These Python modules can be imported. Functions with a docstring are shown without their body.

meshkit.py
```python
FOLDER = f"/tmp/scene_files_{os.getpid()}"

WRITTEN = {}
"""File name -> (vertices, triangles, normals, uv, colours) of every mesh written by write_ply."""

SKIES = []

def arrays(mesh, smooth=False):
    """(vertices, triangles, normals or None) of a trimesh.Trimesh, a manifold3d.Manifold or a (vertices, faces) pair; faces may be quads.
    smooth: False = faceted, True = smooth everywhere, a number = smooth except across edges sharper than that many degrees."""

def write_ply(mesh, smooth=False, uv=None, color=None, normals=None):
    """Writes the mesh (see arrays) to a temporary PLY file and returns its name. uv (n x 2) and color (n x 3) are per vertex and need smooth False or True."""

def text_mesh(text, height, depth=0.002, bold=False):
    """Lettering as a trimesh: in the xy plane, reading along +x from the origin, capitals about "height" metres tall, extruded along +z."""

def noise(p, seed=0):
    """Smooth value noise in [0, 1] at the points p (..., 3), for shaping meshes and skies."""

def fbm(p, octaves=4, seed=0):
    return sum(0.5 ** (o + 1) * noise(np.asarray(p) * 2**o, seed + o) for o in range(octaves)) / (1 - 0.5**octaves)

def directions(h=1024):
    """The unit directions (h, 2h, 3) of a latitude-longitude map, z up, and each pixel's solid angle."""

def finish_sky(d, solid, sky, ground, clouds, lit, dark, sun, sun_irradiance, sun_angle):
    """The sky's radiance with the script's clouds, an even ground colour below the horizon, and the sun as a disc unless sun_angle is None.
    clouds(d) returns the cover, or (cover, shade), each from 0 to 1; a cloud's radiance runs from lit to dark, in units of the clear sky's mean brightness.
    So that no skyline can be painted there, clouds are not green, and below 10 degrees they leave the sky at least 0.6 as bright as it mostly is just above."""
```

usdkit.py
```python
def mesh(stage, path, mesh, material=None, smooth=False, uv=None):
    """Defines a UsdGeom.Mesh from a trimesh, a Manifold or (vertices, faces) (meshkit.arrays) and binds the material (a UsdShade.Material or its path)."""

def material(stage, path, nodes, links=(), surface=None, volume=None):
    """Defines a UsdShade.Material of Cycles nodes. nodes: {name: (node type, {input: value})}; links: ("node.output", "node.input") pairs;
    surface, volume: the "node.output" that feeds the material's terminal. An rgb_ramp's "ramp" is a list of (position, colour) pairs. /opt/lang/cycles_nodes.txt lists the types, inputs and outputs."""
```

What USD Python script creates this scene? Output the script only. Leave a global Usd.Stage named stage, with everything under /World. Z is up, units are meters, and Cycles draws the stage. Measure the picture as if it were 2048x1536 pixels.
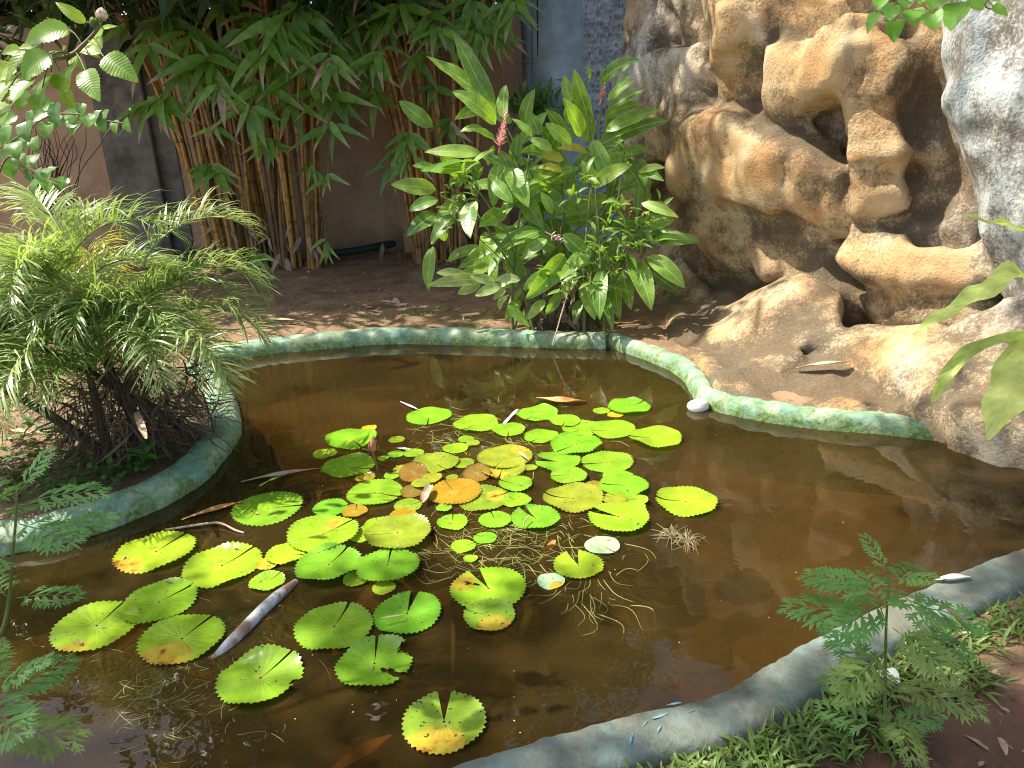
import math
import numpy as np
import shapely
import trimesh
import usdkit
import meshkit
from shapely.geometry import Polygon
from scipy.ndimage import gaussian_filter
from pxr import Gf, Sdf, Usd, UsdGeom, UsdLux, UsdShade, Vt

# ---------------------------------------------------------------- stage, camera, sky, sun, exposure
stage = Usd.Stage.CreateInMemory()
UsdGeom.SetStageUpAxis(stage, UsdGeom.Tokens.z)
UsdGeom.SetStageMetersPerUnit(stage, 1.0)
UsdGeom.Xform.Define(stage, "/World")
UsdGeom.Scope.Define(stage, "/World/Looks")
rng = np.random.default_rng(7)
PI = math.pi

FPX, PITCH, ROLL = 1540.0, math.radians(19.6), math.radians(-2.5)
EYE = np.array([0, 0, 1.65])
SUN_EL, SUN_H = math.radians(58), np.array([-0.93, 0.30])
SUN_H = SUN_H / np.linalg.norm(SUN_H)
SUN = np.array([SUN_H[0] * math.cos(SUN_EL), SUN_H[1] * math.cos(SUN_EL), math.sin(SUN_EL)])
COT = 1 / math.tan(SUN_EL)

cam = UsdGeom.Camera.Define(stage, "/World/camera")
cam.CreateHorizontalApertureAttr(36.0)
cam.CreateVerticalApertureAttr(27.0)
cam.CreateFocalLengthAttr(36.0 * FPX / 2048)
cam.CreateClippingRangeAttr(Gf.Vec2f(0.05, 500))
cam.CreateExposureAttr(0.95)
fw = np.array([0, math.cos(PITCH), -math.sin(PITCH)])
rt0, up0 = np.array([1.0, 0, 0]), np.array([0, math.sin(PITCH), math.cos(PITCH)])
cr, sr = math.cos(ROLL), math.sin(ROLL)
rt = rt0 * cr + up0 * sr
upv = up0 * cr - rt0 * sr
m4 = Gf.Matrix4d(*[float(a) for a in (*rt, 0, *upv, 0, *(-fw), 0, *EYE, 1)])
cam.AddTransformOp().Set(m4)

sky = usdkit.material(stage, "/World/Looks/sky_light",
                      {"s": ("sky_texture", {"sky_type": "single_scattering", "sun_disc": False, "sun_elevation": SUN_EL, "aerosol_density": 3.5,
                                             "sun_rotation": math.atan2(SUN[0], SUN[1])}),
                       "b": ("background_shader", {"strength": 0.135})}, [("s.color", "b.color")], surface="b.background")
dome = UsdLux.DomeLight.Define(stage, "/World/sky")
UsdShade.MaterialBindingAPI.Apply(dome.GetPrim()).Bind(sky)
dome.GetPrim().SetCustomDataByKey("kind", "structure")
sun = UsdLux.DistantLight.Define(stage, "/World/sun")
sun.CreateIntensityAttr(1.25)
sun.CreateAngleAttr(0.5)
sun.CreateNormalizeAttr(True)
sun.CreateColorAttr(Gf.Vec3f(1.0, 0.94, 0.84))
z_ = SUN / np.linalg.norm(SUN)
x_ = np.cross([0, 0, 1.0], z_); x_ /= np.linalg.norm(x_)
y_ = np.cross(z_, x_)
sun.AddTransformOp().Set(Gf.Matrix4d(*[float(a) for a in (*x_, 0, *y_, 0, *z_, 0, 0, 0, 10, 1)]))


# ---------------------------------------------------------------- helpers
def ray(px, py):
    """World direction, one unit deep, of a point of the photograph (2048 x 1536)."""
    return fw + rt * ((px - 1024) / FPX) - upv * ((py - 768) / FPX)


def at(px, py, z=0.0):
    d = ray(px, py)
    return EYE + d * (z - EYE[2]) / d[2]


def dep(px, py, k):
    return EYE + ray(px, py) * k


def unit(a):
    a = np.asarray(a, float)
    return a / np.maximum(np.linalg.norm(a, axis=-1, keepdims=True), 1e-9)


taken = {}


def free_path(name, parent):
    base = str(parent.GetPath()) if parent is not None else "/World"
    k = taken.get((base, name), -1) + 1
    taken[(base, name)] = k
    return f"{base}/{name}" + (f"_{k:03d}" if k else "")


def tag(p, label=None, cat=None, group=None, kind=None):
    p = p.GetPrim() if hasattr(p, "GetPrim") else p
    for k, v in (("label", label), ("category", cat), ("group", group), ("kind", kind)):
        if v:
            p.SetCustomDataByKey(k, v)
    return p


def thing(name, label, cat, group=None, loc=(0, 0, 0)):
    x = UsdGeom.Xform.Define(stage, free_path(name, None))
    return tag(x, label, cat, group)


def obj(name, mesh, mat, parent=None, smooth=True, uv=None, label=None, cat=None, group=None, kind=None, attrs=None, normals=None):
    path = free_path(name, parent)
    m = usdkit.mesh(stage, path, mesh, "/World/Looks/" + mat, smooth=False if normals is not None else smooth, uv=uv)
    if normals is not None:
        m.CreateNormalsAttr(Vt.Vec3fArray.FromNumpy(np.asarray(normals, np.float32)))
        m.SetNormalsInterpolation("vertex")
    for k, v in (attrs or {}).items():
        UsdGeom.PrimvarsAPI(m).CreatePrimvar(k, Sdf.ValueTypeNames.FloatArray, "vertex").Set(Vt.FloatArray.FromNumpy(np.asarray(v, np.float32)))
    return tag(m, label, cat, group, kind)


def join(parts):
    """Several (v, f) or (v, f, uv) as one."""
    at_, V, F, U = 0, [], [], []
    for p in parts:
        V.append(p[0]); F.append(np.asarray(p[1]) + at_); at_ += len(p[0])
        if len(p) > 2:
            U.append(p[2])
    return (np.vstack(V), np.vstack(F)) + ((np.vstack(U),) if U else ())


def grid_faces(n, m, wrap=False):
    i, j = np.meshgrid(np.arange(n - 1), np.arange(m if wrap else m - 1), indexing="ij")
    j2 = (j + 1) % m if wrap else j + 1
    a, b, c, d = i * m + j, i * m + j2, (i + 1) * m + j2, (i + 1) * m + j
    return np.vstack([np.stack([a, b, c], -1).reshape(-1, 3), np.stack([a, c, d], -1).reshape(-1, 3)])


def tube(pts, radii, sides=7, cap=True):
    p = np.asarray(pts, float)
    r = np.broadcast_to(np.asarray(radii, float), (len(p),))
    t = unit(np.gradient(p, axis=0))
    a = np.cross(t[0], [0, 0, 1.0] if abs(t[0][2]) < 0.9 else [1.0, 0, 0]); a /= np.linalg.norm(a)
    A = []
    for k in range(len(p)):
        a = a - t[k] * (a @ t[k]); a = a / np.linalg.norm(a); A.append(a)
    A = np.array(A); B = np.cross(t, A)
    ang = np.arange(sides) * 2 * PI / sides
    v = p[:, None] + r[:, None, None] * (np.cos(ang)[None, :, None] * A[:, None] + np.sin(ang)[None, :, None] * B[:, None])
    v, f = v.reshape(-1, 3), grid_faces(len(p), sides, True)
    uv = np.stack(np.meshgrid(np.linspace(0, 1, len(p)), np.linspace(0, 1, sides), indexing="ij"), -1).reshape(-1, 2)[:, ::-1]
    if cap:
        n = len(v)
        v = np.vstack([v, p[:1], p[-1:]])
        k = np.arange(sides)
        f = np.vstack([f, np.stack([np.full(sides, n), (k + 1) % sides, k], 1), np.stack([np.full(sides, n + 1), n - sides + k, n - sides + (k + 1) % sides], 1)])
        uv = np.vstack([uv, [[.5, 0], [.5, 1]]])
    return v, f, uv


def curve(pts, n=12):
    """Smooth curve through points (Catmull-Rom)."""
    p = np.asarray(pts, float)
    if len(p) == 2:
        return p[0] + (p[1] - p[0]) * np.linspace(0, 1, n)[:, None]
    q = np.vstack([2 * p[0] - p[1], p, 2 * p[-1] - p[-2]])
    out, per = [], max(2, n // (len(p) - 1))
    for i in range(1, len(q) - 2):
        t = np.linspace(0, 1, per, endpoint=False)[:, None]
        a, b, c, d = q[i - 1:i + 3]
        out.append(.5 * (2 * b + (c - a) * t + (2 * a - 5 * b + 4 * c - d) * t ** 2 + (3 * b - a - 3 * c + d) * t ** 3))
    return np.vstack(out + [p[-1:]])


def profile(kind, s):
    if kind == "lance":
        return np.sin(PI * np.clip(s, 0, 1) ** 0.8) ** 0.75
    if kind == "bamboo":
        return np.clip(np.minimum((s / 0.18) ** .6, ((1 - s) / 0.62) ** .85), 0, 1)
    if kind == "heart":
        return np.clip(np.sin(PI * np.clip(s, 0, 1) ** 0.55) ** .8, 0, 1)
    if kind == "ovate":
        return np.sin(PI * np.clip(s, 0, 1) ** 0.65) ** .85
    if kind == "strap":
        return np.clip(np.minimum((s / .15) ** .5, ((1 - s) / .35) ** .6), 0, 1)
    return np.sin(PI * s)


def leaf(kind="lance", W=.2, ns=9, nw=4, fold=.25, droop=.5, wave=0., serr=0., twist=0., r=None):
    """A leaf of length 1 along +y from the origin, its upper side +z; W the full width. (v, f, uv)."""
    r = r or rng
    s = np.linspace(0, 1, ns); t = np.linspace(-1, 1, nw + 1)
    ang = -droop * (s - .0)
    y = np.concatenate([[0], np.cumsum(np.cos((ang[1:] + ang[:-1]) / 2) * np.diff(s))])
    z = np.concatenate([[0], np.cumsum(np.sin((ang[1:] + ang[:-1]) / 2) * np.diff(s))])
    w = profile(kind, s) * W / 2
    w[0] = max(w[0], .004); w[-1] = .002
    S, T = np.meshgrid(np.arange(ns), t, indexing="ij")
    ph, ph2 = r.uniform(0, 6.28, 2)
    ws = w[S] * (1 + (serr * (S % 2 * 2 - 1)) * (np.abs(T) > .9))
    back = -.12 * W * (np.abs(T) ** 1.5) * (1 - s[S]) ** 3 * (kind == "heart")
    tw = twist * s[S]
    lift = np.abs(T) ** 1.3 * fold * w[S] + wave * W * np.sin(s[S] * 16 + ph + (T > 0) * ph2) * np.abs(T) ** 2
    X = T * ws * np.cos(tw) - lift * np.sin(tw)
    Zl = lift * np.cos(tw) + T * ws * np.sin(tw)
    v = np.stack([X, y[S] + back - Zl * np.sin(ang[S]), z[S] + Zl * np.cos(ang[S])], -1).reshape(-1, 3)
    c = v[(ns - 1) * (nw + 1) + nw // 2]
    L = math.hypot(c[1], c[2]); a = math.atan2(c[2], c[1])
    ca, sa = math.cos(-a), math.sin(-a)
    v = np.stack([v[:, 0], v[:, 1] * ca - v[:, 2] * sa, v[:, 1] * sa + v[:, 2] * ca], 1) / [1, L, L]
    return v, grid_faces(ns, nw + 1), np.stack([T * .5 + .5, s[S]], -1).reshape(-1, 2)


def frames(d, up):
    d, up = unit(d), np.asarray(up, float)
    z = unit(up - (up * d).sum(-1, keepdims=True) * d)
    return np.stack([np.cross(d, z), d, z], -1)


def put(m, base, tip, up=(0, 0, 1)):
    """Leaf m with its stalk end at base and its point at tip."""
    base, tip = np.asarray(base, float), np.asarray(tip, float)
    L = np.linalg.norm(tip - base)
    if abs(unit(tip - base) @ unit(up)) > .97:
        up = np.asarray(up, float) + [.4, -.5, .1]
    R = frames(tip - base, up)
    return (base + L * (m[0] @ R.T), m[1]) + ((m[2],) if len(m) > 2 else ())


def scatter(templates, base, d, up, size, r=None):
    """Many copies of small meshes as one mesh."""
    r = r or rng
    base, size = np.asarray(base, float), np.asarray(size, float)
    R = frames(d, up + 1e-3 * r.normal(size=(len(base), 3)))
    which, out = r.integers(0, len(templates), len(base)), []
    for k, tm in enumerate(templates):
        i = np.nonzero(which == k)[0]
        if not len(i):
            continue
        v = base[i, None] + size[i, None, None] * np.einsum("vj,nij->nvi", tm[0], R[i])
        n = len(tm[0])
        f = tm[1][None] + (np.arange(len(i)) * n)[:, None, None]
        uv = np.tile(tm[2], (len(i), 1)) if len(tm) > 2 else np.zeros((len(i) * n, 2))
        out.append((v.reshape(-1, 3), f.reshape(-1, 3), uv))
    return join(out)


def box(x0, x1, y0, y1, z0, z1, bevel=.01):
    import manifold3d as m3
    b = bevel
    pts = [(x, y, z) for x in (x0, x1) for y in (y0, y1) for z in (z0, z1)]
    P = []
    for x, y, z in pts:
        sx, sy, sz = (1 if x == x0 else -1), (1 if y == y0 else -1), (1 if z == z0 else -1)
        P += [(x, y + sy * b, z + sz * b), (x + sx * b, y, z + sz * b), (x + sx * b, y + sy * b, z)]
    return m3.Manifold.hull_points(np.array(P))


def rnd_dir(n, r=None):
    return unit((r or rng).normal(size=(n, 3)))


# ---------------------------------------------------------------- materials
def mat(name, nodes, links, surface="p.BSDF", volume=None):
    return usdkit.material(stage, "/World/Looks/" + name, nodes, links, surface=surface, volume=volume)


def leafmat(name, cols, trans, rough=.4, tfac=.35, vein=(.0, 0.), lat=0., tip=None, spec=.5, edge=None, blot=None):
    """Leaf: colour drawn per leaf from cols, a pale midrib, fine side veins, dry tips, light through it."""
    n = {"oi": ("object_info", {}), "ge": ("geometry", {}), "uv": ("texture_coordinate", {}), "sx": ("separate_xyz", {}),
         "add": ("math", {"math_type": "add"}), "fr": ("math", {"math_type": "fraction"}),
         "rp": ("rgb_ramp", {"ramp": [(i / max(1, len(cols) - 1), c) for i, c in enumerate(cols)]}),
         "nz": ("noise_texture", {"scale": 14.0, "detail": 3.0}), "nr": ("map_range", {"from_min": .3, "from_max": .7, "to_min": .72, "to_max": 1.25}),
         "cx": ("math", {"math_type": "subtract", "value2": .5}), "ab": ("math", {"math_type": "absolute"}),
         "mr": ("map_range", {"from_min": .02, "from_max": .05, "to_min": 1.0, "to_max": 0.0, "clamp": True}),
         "mv": ("mix", {"color2": vein[1] if np.ndim(vein[1]) else (.5, .6, .25)}), "mf": ("math", {"math_type": "multiply", "value2": vein[0]}),
         "la": ("math", {"math_type": "multiply_add", "value2": -22.0}), "lb": ("math", {"math_type": "multiply", "value2": 85.0}),
         "ls": ("math", {"math_type": "sine"}), "bp": ("bump", {"strength": .10 if lat else .05, "distance": .004}),
         "lc": ("math", {"math_type": "multiply_add", "value2": lat * .07, "value3": 1.0}),
         "cl": ("combine_xyz", {}), "mul2": ("vector_math", {"math_type": "multiply"}),
         "tr": ("translucent_bsdf", {}), "tm": ("vector_math", {"math_type": "multiply", "vector2": trans}),
         "p": ("principled_bsdf", {"roughness": rough, "specular_ior_level": spec}),
         "mx": ("mix_closure", {"fac": tfac})}
    n["mul"] = ("vector_math", {"math_type": "multiply"})
    n["cn"] = ("combine_xyz", {})
    L = [("oi.random", "add.value1"), ("ge.random_per_island", "add.value2"), ("add.value", "fr.value1"), ("fr.value", "rp.fac"),
         ("ge.position", "nz.vector"), ("nz.fac", "nr.value"), ("nr.result", "cn.x"), ("nr.result", "cn.y"), ("nr.result", "cn.z"),
         ("rp.color", "mul.vector1"), ("cn.vector", "mul.vector2"), ("uv.UV", "sx.vector"), ("sx.x", "cx.value1"), ("cx.value", "ab.value1"),
         ("ab.value", "mr.value"), ("mr.result", "mf.value1"), ("mf.value", "mv.fac"), ("ab.value", "la.value1"), ("sx.y", "lb.value1"),
         ("lb.value", "la.value3"), ("la.value", "ls.value1"), ("ls.value", "bp.height"), ("ls.value", "lc.value1"),
         ("lc.value", "cl.x"), ("lc.value", "cl.y"), ("lc.value", "cl.z"), ("mul.vector", "mul2.vector1"), ("cl.vector", "mul2.vector2"),
         ("mul2.vector", "mv.color1")]
    last = "mv.color"
    if tip is not None:
        n["t1"] = ("map_range", {"from_min": .88, "from_max": 1.0, "to_min": 0.0, "to_max": 1.0, "clamp": True})
        n["t0"] = ("math", {"math_type": "multiply_add", "value2": .35})
        n["t0b"] = ("math", {"math_type": "subtract", "value2": .17})
        n["tx"] = ("mix", {"color2": tip})
        L += [("fr.value", "t0b.value1"), ("t0b.value", "t0.value1"), ("sx.y", "t0.value3"), ("t0.value", "t1.value"), ("t1.result", "tx.fac"), (last, "tx.color1")]
        last = "tx.color"
    if edge is not None:
        n["e1"] = ("map_range", {"from_min": .44, "from_max": .49, "to_min": 0.0, "to_max": .8, "clamp": True})
        n["ex"] = ("mix", {"color2": edge})
        L += [("ab.value", "e1.value"), ("e1.result", "ex.fac"), (last, "ex.color1")]
        last = "ex.color"
    if blot is not None:
        n["bz"] = ("noise_texture", {"scale": 9.0, "detail": 2.0})
        n["b1"] = ("map_range", {"from_min": .54, "from_max": .6, "to_min": 0.0, "to_max": .9, "clamp": True})
        n["bx"] = ("mix", {"color2": blot})
        L += [("ge.position", "bz.vector"), ("bz.fac", "b1.value"), ("b1.result", "bx.fac"), (last, "bx.color1")]
        last = "bx.color"
    L += [(last, "p.base_color"), (last, "tm.vector1"), ("tm.vector", "tr.color"), ("bp.normal", "p.normal"), ("p.BSDF", "mx.closure1"), ("tr.BSDF", "mx.closure2")]
    return mat(name, n, L, surface="mx.closure")


def rough_mat(name, ramp, scale=6., detail=6., rough=.85, bump=.3, bscale=40., dist=.02, ramp2=None, s2=1.5, f2=(.45, .6), spec=.3, zdirt=None, near=None):
    """Mottled mineral surface: two noises of colour and a bump."""
    n = {"ge": ("geometry", {}), "a": ("noise_texture", {"scale": scale, "detail": detail, "roughness": .65}), "r": ("rgb_ramp", {"ramp": ramp}),
         "b": ("noise_texture", {"scale": bscale, "detail": 5.0, "roughness": .7}), "bp": ("bump", {"strength": bump, "distance": dist}),
         "p": ("principled_bsdf", {"roughness": rough, "specular_ior_level": spec})}
    L = [("ge.position", "a.vector"), ("a.fac", "r.fac"), ("ge.position", "b.vector"), ("b.fac", "bp.height"), ("bp.normal", "p.normal")]
    if ramp2:
        n["c"] = ("noise_texture", {"scale": s2, "detail": 7.0, "roughness": .68})
        n["cm"] = ("map_range", {"from_min": f2[0], "from_max": f2[1], "to_min": 0.0, "to_max": 1.0, "clamp": True})
        n["r2"] = ("rgb_ramp", {"ramp": ramp2})
        n["mx"] = ("mix", {})
        L += [("ge.position", "c.vector"), ("c.fac", "cm.value"), ("cm.result", "mx.fac"), ("b.fac", "r2.fac"), ("r.color", "mx.color1"), ("r2.color", "mx.color2"), ("mx.color", "p.base_color")]
        last = "mx.color"
    else:
        last = "r.color"
        L += [(last, "p.base_color")]
    if zdirt or near:
        L = [k for k in L if k[1] != "p.base_color"]
        n |= {"ps": ("separate_xyz", {}), "zn": ("noise_texture", {"scale": 2.4, "detail": 6.0, "roughness": .7}), "za": ("math", {"math_type": "multiply_add", "value2": zdirt[0] if zdirt else .55}),
              "zr": ("map_range", {"from_min": zdirt[1] if zdirt else 1.65, "from_max": zdirt[2] if zdirt else 1.45, "to_min": 0.0, "to_max": .85, "clamp": True}), "zx": ("mix", {"color2": zdirt[3] if zdirt else near})}
        L += [("ge.position", "ps.vector"), ("ge.position", "zn.vector"), ("ps.z" if zdirt else "ps.y", "za.value1"), ("zn.fac", "za.value3"), ("za.value", "zr.value"), ("zr.result", "zx.fac"), (last, "zx.color1"), ("zx.color", "p.base_color")]
    return mat(name, n, L)


rough_mat("soil", [(.3, (.13, .077, .040)), (.5, (.26, .16, .085)), (.68, (.38, .25, .14))], scale=3.5, bump=.7, bscale=55, dist=.02,
          ramp2=[(.35, (.10, .055, .03)), (.65, (.28, .185, .105))], s2=14., f2=(.5, .62), near=(.105, .048, .027))
rough_mat("plaster_tan", [(.3, (.36, .23, .135)), (.7, (.48, .32, .19))], scale=1.3, bump=.15, bscale=120, dist=.004,
          ramp2=[(.3, (.10, .075, .05)), (.7, (.2, .14, .09))], s2=1.1, f2=(.52, .72), zdirt=(.9, .92, .55, (.12, .075, .045)))
rough_mat("concrete_grey", [(.3, (.10, .095, .075)), (.7, (.22, .20, .16))], scale=4., bump=.3, bscale=90, dist=.006,
          ramp2=[(.3, (.03, .03, .022)), (.7, (.09, .085, .06))], s2=2.2, f2=(.5, .65))
rough_mat("pillar_ochre", [(.3, (.33, .19, .09)), (.7, (.48, .29, .15))], scale=2., bump=.2, bscale=90, dist=.006,
          ramp2=[(.3, (.09, .06, .035)), (.7, (.2, .13, .07))], s2=2.2, f2=(.55, .7))
rough_mat("blue_plaster", [(.3, (.16, .22, .24)), (.5, (.27, .34, .36)), (.7, (.45, .52, .54))], scale=2.2, bump=.25, bscale=60, dist=.006, rough=.6,
          ramp2=[(.3, (.12, .18, .17)), (.7, (.2, .27, .26))], s2=1.6, f2=(.5, .66))
rough_mat("blue_stucco", [(.3, (.27, .29, .33)), (.6, (.44, .47, .50)), (.75, (.62, .64, .66))], scale=9., bump=.2, bscale=70, dist=.006, rough=.6)
rough_mat("pipe_grey", [(.3, (.10, .125, .135)), (.7, (.15, .175, .185))], scale=3., bump=.05, rough=.45)
rough_mat("pipe_dark", [(.3, (.016, .03, .026)), (.7, (.03, .05, .042))], scale=5., bump=.05, rough=.4)
rough_mat("cable", [(.3, (.012, .012, .012)), (.7, (.02, .02, .02))], rough=.5)
rough_mat("mud", [(.3, (.085, .055, .02)), (.55, (.16, .10, .038)), (.75, (.27, .18, .07))], scale=2.2, bump=.4, bscale=12, dist=.03)
rough_mat("bark", [(.3, (.05, .035, .022)), (.7, (.13, .095, .06))], scale=14., bump=.7, bscale=60, dist=.01)
rough_mat("twig", [(.3, (.045, .03, .02)), (.7, (.1, .07, .045))], scale=14., bump=.3)
rough_mat("pale_pot", [(.3, (.42, .44, .40)), (.7, (.6, .61, .56))], scale=3., bump=.1, ramp2=[(.3, (.18, .2, .15)), (.7, (.32, .34, .27))], s2=3., f2=(.54, .68))
rough_mat("white_stone", [(.3, (.5, .42, .28)), (.55, (.72, .7, .62)), (.7, (.8, .79, .74))], scale=14., bump=.3, bscale=30)
rough_mat("straw", [(.3, (.30, .20, .115)), (.5, (.42, .30, .19)), (.7, (.55, .43, .30))], scale=18., bump=.2, rough=.6)
rough_mat("rust_leaf", [(.3, (.35, .12, .03)), (.5, (.5, .21, .06)), (.7, (.62, .33, .13))], scale=22., bump=.2, rough=.5)
rough_mat("pale_scrap", [(.3, (.6, .58, .5)), (.7, (.75, .73, .66))], scale=20., bump=.1, rough=.6)
rough_mat("stalk_green", [(.3, (.08, .12, .025)), (.7, (.16, .2, .05))], scale=12., rough=.5, bump=.1)
rough_mat("stalk_dark", [(.3, (.04, .05, .02)), (.7, (.08, .075, .035))], scale=12., rough=.6, bump=.1)
rough_mat("stalk_brown", [(.3, (.12, .065, .03)), (.7, (.24, .14, .065))], scale=12., rough=.6, bump=.1)
rough_mat("weed_under", [(.3, (.08, .085, .02)), (.5, (.17, .18, .04)), (.7, (.32, .31, .09))], scale=10., rough=.5, bump=.1)
rough_mat("root_straw", [(.3, (.16, .12, .05)), (.5, (.30, .24, .11)), (.7, (.45, .38, .2))], scale=18., bump=.1)
rough_mat("yellow_stem", [(.3, (.38, .40, .05)), (.6, (.55, .56, .12)), (.75, (.6, .62, .3))], scale=20., rough=.5, bump=.4, bscale=60)
rough_mat("pale_log", [(.38, (.24, .14, .095)), (.5, (.44, .46, .44)), (.7, (.62, .66, .66))], scale=5., rough=.6, bump=.3, bscale=30,
          ramp2=[(.3, (.2, .12, .08)), (.7, (.3, .19, .13))], s2=5., f2=(.52, .58))
rough_mat("bud_pink", [(.3, (.55, .16, .10)), (.7, (.75, .32, .2))], scale=12., rough=.5, bump=.05)
rough_mat("bud_cream", [(.3, (.75, .36, .24)), (.7, (.85, .6, .42))], scale=20., rough=.5, bump=.05)
rough_mat("lily_bud", [(.3, (.3, .13, .07)), (.7, (.42, .2, .1))], scale=20., rough=.4, bump=.05)
rough_mat("blue_paint", [(.3, (.13, .24, .29)), (.7, (.19, .36, .45))], scale=20., rough=.4, bump=.05)


def bracts(name, a, b, c):
    mat(name, {"uv": ("texture_coordinate", {}), "s": ("separate_xyz", {}), "r": ("rgb_ramp", {"ramp": [(.0, a), (.55, b), (1., c)]}),
               "p": ("principled_bsdf", {"roughness": .45}), "t": ("translucent_bsdf", {}), "m": ("mix_closure", {"fac": .3})},
        [("uv.UV", "s.vector"), ("s.y", "r.fac"), ("r.color", "p.base_color"), ("r.color", "t.color"), ("p.BSDF", "m.closure1"), ("t.BSDF", "m.closure2")], surface="m.closure")


bracts("pink_bract", (.70, .20, .20), (.82, .42, .38), (.88, .72, .66))
bracts("pale_bract", (.75, .45, .38), (.82, .66, .52), (.85, .78, .6))
bracts("withered_bract", (.5, .26, .2), (.7, .5, .4), (.8, .7, .6))

leafmat("bamboo_leaf", [(.11, .22, .026), (.155, .29, .036), (.21, .36, .05)], (1.5, 1.7, .8), tfac=.3, rough=.38, vein=(.25, (.25, .36, .12)), lat=0., tip=(.40, .29, .17))
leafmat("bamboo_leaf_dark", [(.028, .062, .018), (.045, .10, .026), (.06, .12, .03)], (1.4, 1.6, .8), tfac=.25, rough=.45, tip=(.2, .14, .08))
leafmat("dry_leaf", [(.30, .20, .115), (.42, .31, .20), (.24, .15, .085), (.5, .4, .29)], (1., .9, .7), tfac=.15, rough=.6)
leafmat("ginger_leaf", [(.17, .34, .04), (.25, .43, .055), (.13, .28, .036), (.32, .48, .07)], (1.8, 1.7, .55), tfac=.45, rough=.40, vein=(.85, (.42, .55, .2)), lat=1., edge=(.4, .5, .2), spec=.55)
leafmat("ginger_leaf_pale", [(.30, .40, .12), (.36, .46, .16), (.26, .38, .09)], (1.4, 1.4, .7), tfac=.4, rough=.35, vein=(.7, (.5, .6, .3)), lat=1., edge=(.55, .6, .35))
leafmat("ginger_leaf_variegated", [(.10, .21, .035), (.13, .25, .045)], (1.6, 1.5, .6), tfac=.35, rough=.35, vein=(.6, (.45, .55, .25)), lat=.8, blot=(.6, .64, .38))
leafmat("yellow_leaf", [(.42, .43, .05), (.5, .5, .07)], (1.5, 1.3, .5), tfac=.4, rough=.4, vein=(.5, (.6, .6, .2)), lat=.8)
leafmat("shrub_leaf", [(.17, .29, .055), (.24, .37, .08), (.12, .24, .04)], (1.6, 1.5, .6), tfac=.4, rough=.35, vein=(.5, (.4, .5, .2)))
leafmat("hibiscus_leaf", [(.18, .33, .04), (.23, .40, .055), (.14, .27, .035)], (1.9, 1.8, .5), tfac=.42, rough=.38, vein=(.6, (.33, .45, .12)), lat=1.)
leafmat("hibiscus_leaf_young", [(.28, .42, .04), (.34, .48, .06)], (1.6, 1.5, .4), tfac=.45, rough=.38, vein=(.5, (.45, .55, .15)), lat=1.)
leafmat("heart_leaf", [(.10, .22, .035), (.14, .28, .045), (.07, .17, .03)], (1.6, 1.7, .6), tfac=.38, rough=.4, vein=(.3, (.25, .38, .12)), lat=.6)
leafmat("bright_heart_leaf", [(.15, .36, .04), (.19, .42, .05)], (1.6, 1.6, .5), tfac=.42, rough=.4, vein=(.3, (.3, .45, .12)), lat=.6)
leafmat("fern_frond", [(.50, .64, .16), (.56, .68, .2)], (1.4, 1.4, .5), tfac=.5, rough=.35, vein=(.6, (.5, .58, .2)), lat=.6)
leafmat("mugwort_leaf", [(.10, .25, .055), (.14, .32, .075), (.20, .37, .085), (.27, .36, .09)], (1.6, 1.5, .6), tfac=.4, rough=.5)
leafmat("palm_leaf", [(.28, .39, .11), (.40, .51, .20), (.20, .31, .08), (.52, .58, .32)], (1.3, 1.25, .6), tfac=.4, rough=.32, spec=.7)
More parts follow.
